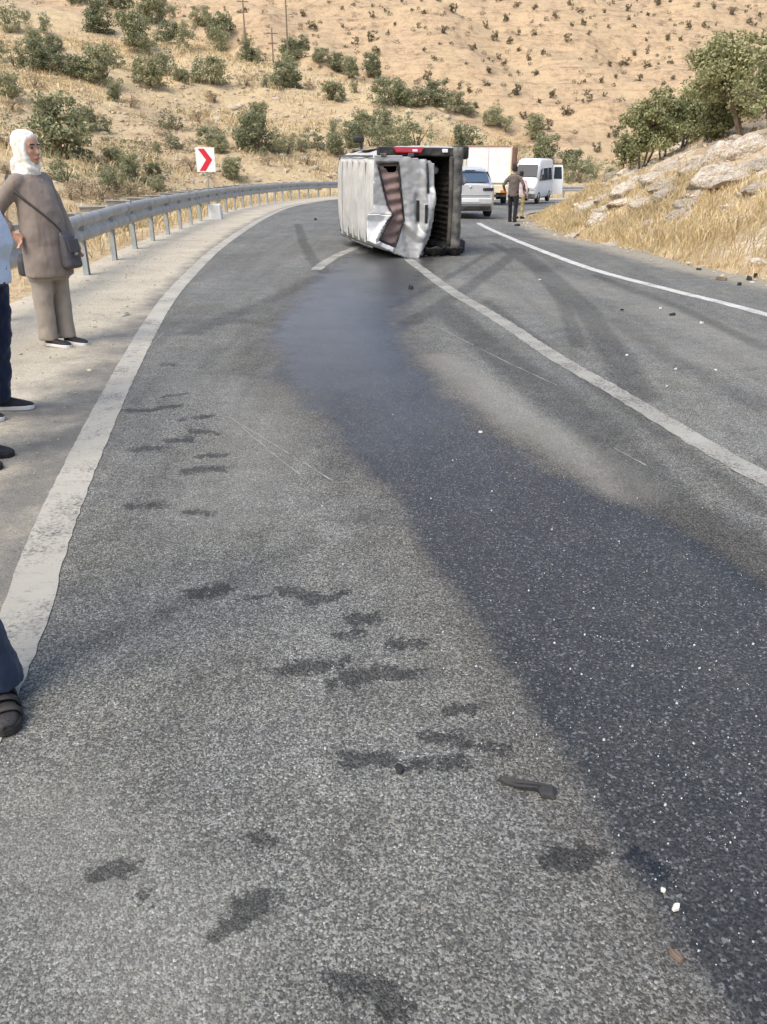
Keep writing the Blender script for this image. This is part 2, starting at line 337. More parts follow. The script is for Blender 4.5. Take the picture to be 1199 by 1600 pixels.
simple('red_lamp', (.42, .012, .016), .2, .2, 5, .6, coat=.6); simple('clear_lamp', (.7, .7, .7), .15, .1, 5, .6, coat=.5); simple('orange_lamp', (.65, .17, .03), .25, .1, 5, .5)
simple('silver_paint', (.62, .63, .62), .32, .06, 3, .5, .35, coat=.4, dirt=(.42, .39, .33, .3)); simple('white_paint', (.74, .74, .72), .38, .05, 3, .5, coat=.3, dirt=(.5, .46, .38, .25))
simple('truck_white', (.80, .79, .75), .5, .05, 2, dirt=(.55, .5, .42, .3)); simple('truck_cream', (.70, .63, .42), .5, .08, 3, dirt=(.4, .34, .24, .4)); simple('truck_brown', (.17, .095, .07), .7, .2, 6); simple('truck_trim', (.42, .24, .17), .6, .15, 6)
simple('plate_white', (.72, .72, .72), .4, .04); simple('dark_lamp', (.03, .022, .024), .25, .3, 6, .6, coat=.5)
tg = NT('vehicle_glass', .08, .6); tg.base((.03, .042, .055)); tg.b.inputs['Coat Weight'].default_value = .4
tg = NT('blue_glass', .12, .6); tg.base((.045, .075, .115)); tg.b.inputs['Coat Weight'].default_value = .5
tg = NT('dark_glass', .3, .2); tg.base((.022, .026, .032))
m_cloth('curtain_fabric', (.27, .19, .165), 10, .4)
m_cloth('tunic_fabric', (.235, .19, .155), 9, .5); m_cloth('trouser_taupe', (.31, .265, .215), 8, .45); m_cloth('scarf_white', (.78, .75, .66), 11, .4, .9, .05)
m_cloth('navy_trouser', (.018, .026, .055), 9, .6); m_cloth('blue_trouser', (.024, .038, .065), 9, .8); m_cloth('pale_blue_shirt', (.56, .64, .74), 9, .5, .9, .05)
m_cloth('black_cloth', (.02, .02, .022), 10, .5); m_cloth('brown_shirt', (.13, .105, .09), 10, .5); m_cloth('pink_shirt', (.55, .44, .42), 10, .5); m_cloth('khaki_trouser', (.36, .29, .13), 10, .5); m_cloth('grey_shirt', (.22, .23, .24), 9, .5)
simple('skin', (.42, .235, .155), .55, .1, 14, .35, bump=.1, bsc=200); simple('lip', (.33, .12, .10), .5); simple('hair', (.02, .016, .013), .6, .3, 30, bump=.6, bsc=90); simple('eye_dark', (.012, .01, .01), .2)
simple('bag_leather', (.070, .064, .066), .5, .25, 8, .4, bump=.3, bsc=25); simple('shoe_black', (.018, .018, .02), .6, .3, 12, bump=.3, bsc=120); simple('sole_white', (.62, .61, .58), .7, .1, 8)
simple('sandal_black', (.03, .028, .026), .55, .3, 14, bump=.3, bsc=80); simple('buckle', (.5, .5, .5), .3, .1, 5, .5, .8)
simple('debris_dark', (.03, .029, .028), .6, .4, 20, dirt=(.08, .072, .06, .4), dsc=20); simple('debris_pale', (.62, .59, .52), .6, .2, 20); simple('debris_brown', (.17, .125, .09), .7, .3, 20)
tg = NT('glass_chip', .25, .5); tg.base((.40, .43, .42)); tg.b.inputs['Coat Weight'].default_value = .3
simple('scrape', (.25, .24, .21), .9, .2, 30)
simple('stone_pale', (.44, .37, .27), .9, .3, 3, bump=.5, bsc=8)

# ------------------------------------------------------------------ object helpers
def tag(o, label=None, cat=None, group=None, kind=None):
    if label: o['label'] = label
    if cat: o['category'] = cat
    if group: o['group'] = group
    if kind: o['kind'] = kind
    return o
def mkobj(name, me, parent=None, loc=None):
    o = bpy.data.objects.new(name, me); COL.objects.link(o)
    if parent is not None: o.parent = parent
    if loc is not None: o.location = loc
    return o
def empty(name, loc, rz=0., label=None, cat=None, group=None):
    o = mkobj(name, None, None, loc); o.rotation_euler = (0, 0, rz); o.empty_display_size = .2
    return tag(o, label, cat, group)
def mesh(name, V, F, mat, smooth=False):
    me = bpy.data.meshes.new(name); me.from_pydata([tuple(map(float, v)) for v in V], [], F)
    if isinstance(mat, str): me.materials.append(MATS[mat])
    else:
        for m in mat: me.materials.append(MATS[m])
    if smooth: me.polygons.foreach_set('use_smooth', [True] * len(me.polygons))
    me.update(); return me
def np_mesh(name, V, idx, counts, mat, smooth=False):
    me = bpy.data.meshes.new(name); V = np.ascontiguousarray(V, dtype=np.float32); idx = np.ascontiguousarray(idx, dtype=np.int32)
    me.vertices.add(len(V)); me.vertices.foreach_set('co', V.ravel())
    me.loops.add(len(idx)); me.loops.foreach_set('vertex_index', idx)
    n = len(idx) // counts; me.polygons.add(n); me.polygons.foreach_set('loop_start', np.arange(0, len(idx), counts, dtype=np.int32))
    try: me.polygons.foreach_set('loop_total', np.full(n, counts, dtype=np.int32))
    except Exception: pass
    me.materials.append(MATS[mat])
    if smooth: me.polygons.foreach_set('use_smooth', np.ones(n, dtype=bool))
    me.update(calc_edges=True); me.validate(); return me
def fattr(me, name, arr):
    a = me.attributes.new(name, 'FLOAT', 'POINT'); a.data.foreach_set('value', np.ascontiguousarray(arr, dtype=np.float32))
class MB:
    def __init__(s): s.V = []; s.F = []
    def add(s, V, F):
        n = len(s.V); s.V += [tuple(v) for v in V]; s.F += [tuple(i + n for i in f) for f in F]; return s
    def box(s, c, sz, R=None, taper=1.):
        c = Vector(c); a, b, d = sz[0] / 2, sz[1] / 2, sz[2] / 2; P = []
        for z in (-1, 1):
            k = taper if z > 0 else 1.
            for x, y in ((-1, -1), (1, -1), (1, 1), (-1, 1)):
                p = Vector((x * a * k, y * b * k, z * d)); P.append(c + (R @ p if R else p))
        return s.add(P, [(3, 2, 1, 0), (4, 5, 6, 7), (0, 1, 5, 4), (1, 2, 6, 5), (2, 3, 7, 6), (3, 0, 4, 7)])
    def tube(s, pts, rad, n=10, sq=(1, 1), cap=True):
        pts = [Vector(p) for p in pts]
        if not hasattr(rad, '__len__'): rad = [rad] * len(pts)
        if cap:   # rounded ends
            d0 = (pts[0] - pts[1]).normalized(); d1 = (pts[-1] - pts[-2]).normalized()
            pts = [pts[0] + d0 * rad[0] * .95, pts[0] + d0 * rad[0] * .7] + pts + [pts[-1] + d1 * rad[-1] * .7, pts[-1] + d1 * rad[-1] * .95]
            rad = [rad[0] * .25, rad[0] * .72] + list(rad) + [rad[-1] * .72, rad[-1] * .25]
        V = []; F = []; u = None
        for i, p in enumerate(pts):
            d = (pts[min(i + 1, len(pts) - 1)] - pts[max(i - 1, 0)]).normalized()
            if u is None:
                u = d.cross(Vector((0, 1, 0)) if abs(d.y) < .9 else Vector((1, 0, 0))).normalized()
            u = (u - d * u.dot(d)).normalized(); q = d.cross(u)
            for k in range(n):
                a = 2 * math.pi * k / n; V.append(p + (u * math.cos(a) * sq[0] + q * math.sin(a) * sq[1]) * rad[i])
        m = len(pts)
        for i in range(m - 1):
            for k in range(n): F.append((i * n + k, i * n + (k + 1) % n, (i + 1) * n + (k + 1) % n, (i + 1) * n + k))
        F.append(tuple(range(n - 1, -1, -1))); F.append(tuple((m - 1) * n + k for k in range(n)))
        return s.add(V, F)
    def loft(s, rings, n=24, e=2.0):   # rings: (cx, cy, z, rx, ry)
        V = []; F = []
        for cx, cy, z, rx, ry in rings:
            for k in range(n):
                a = 2 * math.pi * k / n; c, q = math.cos(a), math.sin(a)
                V.append((cx + rx * math.copysign(abs(c) ** (2 / e), c), cy + ry * math.copysign(abs(q) ** (2 / e), q), z))
        m = len(rings)
        for i in range(m - 1):
            for k in range(n): F.append((i * n + k, i * n + (k + 1) % n, (i + 1) * n + (k + 1) % n, (i + 1) * n + k))
        F.append(tuple(range(n - 1, -1, -1))); F.append(tuple((m - 1) * n + k for k in range(n)))
        return s.add(V, F)
    def ball(s, c, r, n=10, m=7):
        c = Vector(c); r = r if hasattr(r, '__len__') else (r, r, r); V = [(c.x, c.y, c.z - r[2])]; F = []
        for i in range(1, m):
            t = math.pi * i / m
            for k in range(n): a = 2 * math.pi * k / n; V.append((c.x + r[0] * math.sin(t) * math.cos(a), c.y + r[1] * math.sin(t) * math.sin(a), c.z - r[2] * math.cos(t)))
        V.append((c.x, c.y, c.z + r[2])); L = len(V) - 1
        for k in range(n): F.append((0, 1 + (k + 1) % n, 1 + k)); F.append((L, L - n + k, L - n + (k + 1) % n))
        for i in range(m - 2):
            for k in range(n): a = 1 + i * n; F.append((a + k, a + (k + 1) % n, a + n + (k + 1) % n, a + n + k))
        return s.add(V, F)
    def plate(s, c4, th):   # a thin slab from corner points, extruded along its normal
        c = [Vector(p) for p in c4]; nrm = (c[1] - c[0]).cross(c[2] - c[0]).normalized() * th; n = len(c)
        return s.add(c + [p + nrm for p in c], [tuple(range(n - 1, -1, -1)), tuple(range(n, 2 * n))] + [(i, (i + 1) % n, n + (i + 1) % n, n + i) for i in range(n)])
    def build(s, name, mat, parent=None, smooth=False, bevel=0., split=None, remesh=0., smit=0, loc=None, sub=0):
        me = mesh(name, s.V, s.F, mat, smooth or bool(remesh)); o = mkobj(name, me, parent, loc)
        if remesh:
            md = o.modifiers.new('remesh', 'REMESH'); md.mode = 'VOXEL'; md.voxel_size = remesh; md.use_smooth_shade = True
            if smit: q = o.modifiers.new('smooth', 'SMOOTH'); q.iterations = smit; q.factor = .5
        if sub: q = o.modifiers.new('sub', 'SUBSURF'); q.levels = sub; q.render_levels = sub
        if bevel: q = o.modifiers.new('bevel', 'BEVEL'); q.width = bevel; q.segments = 2; q.limit_method = 'ANGLE'
        if split: q = o.modifiers.new('split', 'EDGE_SPLIT'); q.split_angle = math.radians(split)
        return o
def copy_tree(o, parent=None):
    c = o.copy(); COL.objects.link(c)
    if parent is not None: c.parent = parent
    for ch in o.children: copy_tree(ch, c)
    return c
def grid_faces(nr, nc):
    i = np.arange(nr - 1)[:, None] * nc + np.arange(nc - 1)[None, :]
    return np.stack([i, i + 1, i + nc + 1, i + nc], -1).reshape(-1)

# ------------------------------------------------------------------ terrain sheet
th = np.radians(np.concatenate([np.linspace(-180, -56, 46)[:-1], np.linspace(-56, -34, 60)[:-1], np.linspace(-34, 34, 420), np.linspace(34, 56, 60)[1:], np.linspace(56, 180, 46)[1:]]))
rr = np.concatenate([np.geomspace(.5, 9, 50)[:-1], np.geomspace(9, 32, 190)[:-1], np.geomspace(32, 140, 170)[:-1], np.geomspace(140, 900, 150)])
RR, TH = np.meshgrid(rr, th, indexing='ij'); X = RR * np.sin(TH); Y = RR * np.cos(TH)
Z = H(X.ravel(), Y.ravel()).reshape(X.shape)
me = np_mesh('hillside', np.stack([X, Y, Z], -1).reshape(-1, 3), grid_faces(len(rr), len(th)).reshape(-1, 4)[:, ::-1].ravel(), 4, 'hill_soil', True)
xf, yf = X.ravel(), Y.ravel()
fattr(me, 'far', sstep(135, 175, yf)); fattr(me, 'bank', sstep(.2, 1.5, -sdist(xf, yf, EDGE)) * (1 - sstep(60, 100, yf)))
tag(mkobj('hillside', me), kind='structure')
def HF(x, y):                                       # the same ground, read from the sheet
    x = np.asarray(x, float); y = np.asarray(y, float); r = np.clip(np.hypot(x, y), rr[0], rr[-1] - 1e-6); a = np.arctan2(x, y)
    i = np.clip(np.searchsorted(rr, r) - 1, 0, len(rr) - 2); j = np.clip(np.searchsorted(th, a) - 1, 0, len(th) - 2)
    u = (r - rr[i]) / (rr[i + 1] - rr[i]); v = (a - th[j]) / (th[j + 1] - th[j])
    return (Z[i, j] * (1 - u) + Z[i + 1, j] * u) * (1 - v) + (Z[i, j + 1] * (1 - u) + Z[i + 1, j + 1] * u) * v
def T(px, py): return march(px, py, HF)

# ------------------------------------------------------------------ road sheet
def offset(poly, d):
    t = np.gradient(poly, axis=0); t /= np.linalg.norm(t, axis=1)[:, None] + 1e-9
    return poly + np.stack([-t[:, 1], t[:, 0]], -1) * d
def pl_dist(x, y, pts): return np.abs(sdist(x, y, np.array(pts)))
def poly_sd(x, y, pts):   # signed distance to a polygon, positive inside
    P = np.array(pts + [pts[0]], float); d = np.abs(sdist(x, y, P)); ins = np.zeros(x.shape, bool)
    for a, b in zip(P[:-1], P[1:]):
        c = ((a[1] > y) != (b[1] > y)) & (x < (b[0] - a[0]) * (y - a[1]) / (b[1] - a[1] + 1e-12) + a[0]); ins ^= c
    return np.where(ins, d, -d)
ys = [.05]
while ys[-1] < 9: ys.append(ys[-1] + .022 + .008 * max(ys[-1] - 1.5, 0))
while ys[-1] < 66: ys.append(ys[-1] + .09 + .012 * (ys[-1] - 9))
ys = np.array([-12, -8, -4, -2, -1, -.4] + ys)
xs = np.concatenate([np.linspace(-7, -3, 40)[:-1], np.linspace(-3, 4.5, 270)[:-1], np.linspace(4.5, 9, 40)[:-1], np.linspace(9, 40, 40)])
YY, XX = np.meshgrid(ys, xs, indexing='ij'); xr, yr = XX.ravel(), YY.ravel()
dl = sdist(xr, yr, LLINE); de = sdist(xr, yr, EDGE)
keep_v = (dl < .35) & (de > -.25 - .12 * fbm(xr * 1.5, yr * 1.5, 71, 3))
q = grid_faces(len(ys), len(xs)).reshape(-1, 4); q = q[keep_v[q].all(1)]
used = np.unique(q); remap = -np.ones(len(xr), int); remap[used] = np.arange(len(used))
xr, yr = xr[used], yr[used]
me = np_mesh('road', np.stack([xr, yr, zr(xr, yr)], -1), remap[q].ravel(), 4, 'asphalt', True)
WET = [g2(*p) for p in [(548, 398), (505, 428), (458, 468), (428, 520), (440, 575), (480, 640), (545, 700), (600, 770), (660, 860), (720, 950), (780, 1040), (850, 1150), (920, 1270), (990, 1390), (1060, 1490), (1115, 1600), (1130, 1700), (1330, 1700), (1420, 1300), (1230, 935), (1130, 868), (1060, 822), (950, 772), (860, 732), (790, 690), (730, 640), (680, 590), (645, 545), (625, 500), (648, 455), (690, 402), (620, 388)]]
sdw = poly_sd(xr, yr, WET)
fade = .10 + .24 * sstep(2.6, 7, yr)
fattr(me, 'wet', np.clip(.5 + sdw / (2 * fade), 0, 1))
damp = np.clip(1 + (sdw - .02) / .55, 0, 1) * (1 - .0 * sdw)
damp = np.maximum(damp, .75 * np.clip(1.2 - pl_dist(xr, yr, [g2(*p) for p in [(395, 505), (410, 590), (520, 700), (610, 790)]]) / .35, 0, 1))
damp = np.maximum(damp, .8 * np.clip(1.2 - pl_dist(xr, yr, [g2(*p) for p in [(740, 372), (800, 366), (840, 372)]]) / .5, 0, 1))
fattr(me, 'damp', damp)
def tracks(L):
    v = np.zeros(len(xr))
    for pts, wd, k in L: v = np.maximum(v, k * np.clip(1.3 - pl_dist(xr, yr, [g2(*p) for p in pts]) / wd, 0, 1))
    return v
fattr(me, 'tread', tracks([([(805, 388), (862, 432), (915, 482), (955, 545), (1000, 620)], .17, 1.), ([(770, 380), (835, 420), (880, 470), (905, 540)], .12, .8), ([(640, 505), (720, 458), (800, 400)], .15, .9), ([(610, 480), (690, 440), (770, 392)], .10, .7), ([(690, 480), (800, 570), (920, 662), (1050, 790), (1210, 905)], .22, .95), ([(760, 470), (880, 565), (1010, 660), (1199, 800)], .10, .7), ([(466, 350), (474, 378), (488, 406), (514, 432)], .12, 1.), ([(300, 520), (420, 470), (520, 425)], .22, .6), ([(1199, 640), (1050, 560), (960, 500)], .2, .6), ([(150, 1010), (330, 925), (480, 850)], .10, .55), ([(930, 430), (1060, 480), (1199, 545)], .14, .7), ([(250, 505), (380, 500), (470, 520)], .12, .6)]))
fattr(me, 'pale', tracks([([(690, 560), (800, 648), (900, 705), (985, 765)], .22, 1.), ([(300, 600), (420, 620), (360, 800)], .5, .5), ([(700, 440), (860, 480), (1100, 560)], .5, .55), ([(60, 1300), (250, 1500)], .35, .6), ([(850, 430), (1000, 470), (1199, 560)], .5, .6)]))
FEET = [(318, 713, 355, 711, .05), (295, 737, 345, 733, .07), (268, 688, 305, 685, .07), (195, 641, 236, 641, .06), (246, 638, 274, 635, .06), (208, 702, 250, 700, .06), (300, 672, 335, 677, .05), (256, 570, 272, 570, .06), (205, 792, 244, 790, .06), (300, 926, 345, 922, .06), (290, 800, 330, 802, .04), (450, 925, 500, 930, .06), (480, 945, 545, 925, .035), (555, 968, 585, 966, .05), (540, 992, 560, 985, .045), (625, 1007, 660, 1003, .05), (440, 1046, 535, 1036, .05), (532, 1063, 580, 1056, .06), (600, 1050, 645, 1053, .05), (700, 1112, 735, 1106, .03), (545, 1190, 600, 1188, .045), (650, 1198, 720, 1192, .045), (670, 1150, 780, 1172, .04), (340, 1460, 372, 1430, .03), (375, 1432, 412, 1408, .05), (860, 1345, 930, 1338, .045), (395, 1306, 425, 1315, .03), (530, 1535, 600, 1545, .05), (600, 1560, 630, 1580, .04), (380, 935, 410, 932, .03), (80, 710, 110, 708, .03), (150, 1365, 200, 1358, .03), (215, 1398, 238, 1402, .02), (1000, 1340, 1030, 1360, .04), (285, 655, 330, 650, .05), (255, 620, 290, 615, .03)]
foot = np.zeros(len(xr))
for a, b, c, d, wd in FEET:
    foot = np.maximum(foot, np.clip(1.15 - .65 * np.abs(sdist(xr, yr, np.array([g2(a, b), g2(c, d)]))) / (wd * .82), 0, 1))
fattr(me, 'footmark', foot)
fattr(me, 'pool', .95 * sstep(2.2, 8.5, yr) * np.clip(1.25 - pl_dist(xr, yr, [g2(*p) for p in [(600, 402), (530, 440), (478, 500), (505, 580), (620, 690), (760, 800), (900, 930)]]) / .9, 0, 1))
fattr(me, 'dust', np.clip(1 - sdist(xr, yr, EDGE) / (.75 + .5 * fbm(xr * .7, yr * .7, 73, 3)), 0, 1))
road = tag(mkobj('road', me), kind='structure')

def strip(poly, wl, wrr, lift, name, mat, step_noise=0., kind='structure', ends=None):
    P = poly; a = offset(P, wl); b = offset(P, -wrr); n = 7; V = []
    L = len(P)
    jn = (np.array([random.random() for _ in range(L)]) - .5) * step_noise; jm = (np.array([random.random() for _ in range(L)]) - .5) * step_noise
    for i in range(L):
        t = (a[i] - b[i]) / np.linalg.norm(a[i] - b[i]); A = a[i] + t * jn[i]; B = b[i] + t * jm[i]
        for k in range(n): p = A + (B - A) * k / (n - 1); V.append((p[0], p[1], float(zr(p[0], p[1])) + lift))
    me = np_mesh(name, np.array(V), grid_faces(L, n), 4, mat)
    return me
def resample(poly, st):
    d = np.r_[0, np.cumsum(np.linalg.norm(np.diff(poly, axis=0), axis=1))]; q_ = np.arange(0, d[-1], st); r_ = np.stack([np.interp(q_, d, poly[:, 0]), np.interp(q_, d, poly[:, 1])], -1)
    for _ in range(12): r_[1:-1] = (r_[:-2] + 2 * r_[1:-1] + r_[2:]) / 4
    return r_
def dense(poly, st):
    return catmull([tuple(p) for p in poly], st)
for nm, pl, hw, mt, jit in (('left_edge_line', LLINE, .088, 'edge_paint', .008), ('right_edge_line', RLINE, .07, 'right_paint', .012), ('centre_line', CLINE, .075, 'centre_paint', .016), ('worn_line', CLINE2, .085, 'centre_paint', .02)):
    p = pl[(pl[:, 1] > .05) & (pl[:, 1] < (22.6 if nm == 'right_edge_line' else 99))]; p = resample(p, .06)
    lo = mkobj(nm, strip(p, hw, hw, {'left_edge_line': .0035}.get(nm, .003), nm, mt, jit), road)
# gritty shoulder between the left line and the guardrail
p = LLINE[LLINE[:, 1] < 56]; Vs = []; gr = []; n = 26
for i, c in enumerate(p):
    t = p[min(i + 1, len(p) - 1)] - p[max(i - 1, 0)]; t /= np.linalg.norm(t); nn_ = np.array([-t[1], t[0]])
    k = np.argmin(((RAIL - c) ** 2).sum(1)); wdt = abs(float(sdist(np.array([c[0]]), np.array([c[1]]), RAIL)[0])) + .55
    for j in range(n):
        u = j / (n - 1); q_ = c + nn_ * (.03 + u * (wdt - .03)); edge = max(0, u * wdt - (wdt - .7)) / .7
        Vs.append((q_[0], q_[1], float(zr(q_[0], q_[1])) + .0015 - .09 * edge ** 2 + .012 * float(fbm(q_[0] * 2, q_[1] * 2, 5, 3)) * min(1, u * 4)))
        gr.append(max(0, .8 - u * wdt / float(np.interp(c[1], [3, 6, 10], [2.6, 1.2, .55]))))
me = np_mesh('gravel_shoulder', np.array(Vs), grid_faces(len(p), n).reshape(-1, 4)[:, ::-1].ravel(), 4, 'shoulder_grit', True); fattr(me, 'greyness', np.array(gr))
tag(mkobj('gravel_shoulder', me), kind='structure')
# thin pale scrapes in the asphalt
for a in ([(358, 652), (440, 702), (520, 752)], [(378, 668), (430, 712), (470, 742)], [(678, 508), (780, 560), (870, 602)], [(230, 545), (258, 518)], [(960, 700), (1010, 728)]):
    pts = dense([g2(*p) for p in a], .05); mkobj('scrape_mark', strip(pts, .004, .004, .003, 'scrape_mark', 'scrape', .009), road)

# ------------------------------------------------------------------ guardrail
gl = empty('guardrail', (RAIL[20][0], RAIL[20][1], 0), 0, 'long grey galvanised steel guardrail curving along the left shoulder', 'guardrail')
gi = Matrix.Translation(-Vector(gl.location))
def arclen(poly, st, a0=0.):
    d = np.r_[0, np.cumsum(np.linalg.norm(np.diff(poly, axis=0), axis=1))]; s = np.arange(a0, d[-1], st)
    return np.stack([np.interp(s, d, poly[:, 0]), np.interp(s, d, poly[:, 1])], -1)
fine = arclen(catmull([tuple(p) for p in RAIL], .25), .2)
y_at_post = arclen(RAIL, 1.65, .35)
PROF = [(-.012, .78), (.0, .775), (.045, .74), (.05, .70), (.045, .665), (-.005, .625), (-.005, .60), (.045, .56), (.05, .52), (.045, .48), (.0, .445), (-.012, .44)]   # towards the road, height
seg = 20
for i0 in range(0, len(fine) - 1, seg):
    P = fine[i0:i0 + seg + 1]
    if len(P) < 3 or P[0][0] > 30: continue
    tg_ = np.gradient(P, axis=0); tg_ /= np.linalg.norm(tg_, axis=1)[:, None]; nr = np.stack([tg_[:, 1], -tg_[:, 0]], -1)
    lap = np.linspace(.004, 0, len(P))
    V = [(P[i][0] + nr[i][0] * (a + .03 + lap[i]) - gl.location.x, P[i][1] + nr[i][1] * (a + .03 + lap[i]) - gl.location.y, float(zr(P[i][0], P[i][1])) + z - .02) for i in range(len(P)) for a, z in PROF]
    me = np_mesh('rail_beam', np.array(V), grid_faces(len(P), len(PROF)), 4, 'galvanised', True); o = mkobj('rail_beam', me, gl)
    md = o.modifiers.new('thick', 'SOLIDIFY'); md.thickness = .006
    for z in (.74, .52):
        MB().ball((P[1][0] + nr[1][0] * .085 - gl.location.x, P[1][1] + nr[1][1] * .085 - gl.location.y, float(zr(*P[1])) + z - .06), .014, 6, 4).build('bolt', 'galvanised_post', o)
pm = MB()
for a, c, s in (((0, 0, .3), 0, (.012, .10, .96)), ((.03, .045, .3), 0, (.06, .008, .96)), ((.03, -.045, .3), 0, (.06, .008, .96))): pm.box(a, s)
pme = mesh('post', pm.V, pm.F, 'galvanised_post')
bm_ = MB(); bm_.box((-.19, 0, .775), (.42, .11, .012)); bm_.box((-.19, 0, .735), (.38, .012, .07)); bme = mesh('spacer_bracket', bm_.V, bm_.F, 'galvanised')
for p in y_at_post:
    if p[0] > 30 or p[1] < -3: continue
    k = np.argmin(((fine - p) ** 2).sum(1)); t = fine[min(k + 1, len(fine) - 1)] - fine[max(k - 1, 0)]; a = math.atan2(-t[0], t[1])
    o = mkobj('post', pme, gl, Vector((p[0], p[1], float(zr(*p)))) - Vector(gl.location)); o.rotation_euler = (random.uniform(-.015, .015), random.uniform(-.02, .02), a)
    o = mkobj('spacer_bracket', bme, gl, Vector((p[0], p[1], float(zr(*p)) + random.uniform(-.01, .01))) - Vector(gl.location)); o.rotation_euler = (0, random.uniform(-.03, .05), a)

# ------------------------------------------------------------------ chevron sign
sp = Vector((-5.56, 27.0, float(zr(-5.4, 27.0)) - .03))
sg = empty('chevron_sign', sp, math.radians(-4), 'white square road sign with a red chevron pointing right, behind the guardrail', 'sign')
MB().tube([(0, 0, .1), (0, 0, 1.85)], .028, 10).build('post', 'galvanised_post', sg, True)
MB().box((0, -.05, 1.6), (.60, .012, .70)).build('panel', 'sign_white', sg, bevel=.006)
ch = MB(); c0 = [(-.22, .36), (-.02, .36), (.22, 0), (-.02, -.36), (-.22, -.36), (.02, 0)]
V = [(x * .98, -.0585, 1.6 + z * .88) for x, z in c0] + [(x * .98, -.0615, 1.6 + z * .88) for x, z in c0]
ch.add(V, [(0, 1, 2, 5), (5, 2, 3, 4), (11, 8, 7, 6), (10, 9, 8, 11)] + [(i, (i + 1) % 6, 6 + (i + 1) % 6, 6 + i) for i in range(6)]); ch.build('chevron', 'sign_red', sg)
MB().box((0, .0, 1.75), (.5, .03, .03)).box((0, .0, 1.42), (.5, .03, .03)).build('bracket', 'galvanised_post', sg)
mk = MB(); mk.box((0, 0, .19), (.36, .34, .40), taper=.9)
cb = G(338, 342); mk.build('marker_block', 'concrete_white', None, bevel=.015, loc=cb); tag(COL.objects['marker_block'], 'white painted concrete block on the shoulder below the chevron sign', 'concrete block')

# ------------------------------------------------------------------ utility poles on the far slope
for px, py, topy, lab in ((449, 62, -40, 'tall brown utility pole behind the shrubs, right of the other poles'), (427, 92, 44, 'short brown utility pole standing just behind the near ridge'), (383, 58, -6, 'grey utility pole above the ridge, leftmost of three')):
    v = ray(px, py); t = 165 / v[1]; b = Vector((v[0] * t, 165, CAM_H + v[2] * t)); v2 = ray(px, topy); t2 = 165 / v2[1]; top = CAM_H + v2[2] * t2
    gz = float(H(np.array([b.x]), np.array([b.y]))[0])
    e = empty('utility_pole', (b.x, b.y, gz), .3, lab, 'utility pole', 'utility poles on the hill'); hh = top - gz
    MB().tube([(0, 0, -.5), (0, 0, hh)], [.19, .12], 8).build('pole', 'wood_pole', e, True)
    MB().box((0, 0, hh - .8), (2.2, .12, .14)).build('crossarm', 'wood_pole', e); MB().box((0, 0, hh - 2.4), (1.6, .12, .14)).build('crossarm', 'wood_pole', e)
    for x in (-1., 0.25, 1.): MB().tube([(x, 0, hh - .72), (x, 0, hh - .5)], .06, 6).build('insulator', 'concrete_white', e)

# ------------------------------------------------------------------ vegetation
def leaf_arrays(cent, rad, per, size, rng, flat=.75):
    """leaf-sized bent faces gathered in clumps: returns verts, quads"""
    C = np.repeat(cent, per, axis=0); R = np.repeat(rad, per)
    d = rng.normal(size=C.shape); d /= np.linalg.norm(d, axis=1)[:, None] + 1e-9
    p = C + d * (R * rng.uniform(.35, 1., len(R)) ** .6)[:, None] * np.array([1, 1, flat])
    n = d * .6 + rng.normal(size=C.shape) * .6 + np.array([0, 0, .35]); n /= np.linalg.norm(n, axis=1)[:, None]
    a = np.cross(n, rng.normal(size=C.shape)); a /= np.linalg.norm(a, axis=1)[:, None] + 1e-9; b = np.cross(n, a)
    s = size * rng.uniform(.6, 1.35, len(R))[:, None]
    V = np.stack([p - a * s, p + b * s * .5 + n * s * .12, p + a * s, p - b * s * .5 + n * s * .12], 1).reshape(-1, 3)
    return V, np.arange(len(V))
def shrub_mesh(name, seed, mat, nclump, per, size, tall=1.3, sparse=0.):
    rng = np.random.default_rng(seed); cent = []; rad = []
    lob = rng.normal(size=(5, 3)) * np.array([.42, .42, .2]) + np.array([0, 0, tall * .55])
    for i in range(nclump):
        c = lob[rng.integers(5)] + rng.normal(size=3) * np.array([.34, .34, .30 * tall]); c[2] = np.clip(c[2], .16, tall * 1.05)
        q = math.hypot(c[0], c[1]); lim = 1.0 * (1 - .45 * max(0, c[2] / tall - .5) * 2 * .6)
        if q > lim: c[:2] *= lim / q
        cent.append(c); rad.append(rng.uniform(.18, .36))
    V, F = leaf_arrays(np.array(cent), np.array(rad), per, size, rng)
    V[:, 2] = np.maximum(V[:, 2], .02)
    return np_mesh(name, V, F, 4, mat)
def stem_mesh(seed, tall=1.0):
    r = random.Random(seed); b = MB()
    for i in range(4):
        a = r.uniform(0, 6.28); t = r.uniform(.25, .5); b.tube([(0, 0, -.15), (math.cos(a) * t * .3, math.sin(a) * t * .3, tall * .35), (math.cos(a) * t, math.sin(a) * t, tall * .8)], [.055, .04, .015], 5)
    return mesh('trunk', b.V, b.F, 'bark')
NEARV = [shrub_mesh('crown', 11 + i, 'hill_leaf', 70 + 8 * (i % 3), 56, .062, 1.25 + .2 * (i % 3)) for i in range(6)]
SPARV = [shrub_mesh('crown', 31 + i, 'hill_leaf', 40, 40, .058, 1.5) for i in range(3)]
DRYV = [shrub_mesh('crown', 51 + i, 'dry_leaf', 30, 34, .055, 1.0) for i in range(3)]
FARV = [shrub_mesh('shrub', 71 + i, 'far_leaf', 24, 20, .12, 1.35) for i in range(5)]
STEMS = [stem_mesh(i) for i in range(4)]
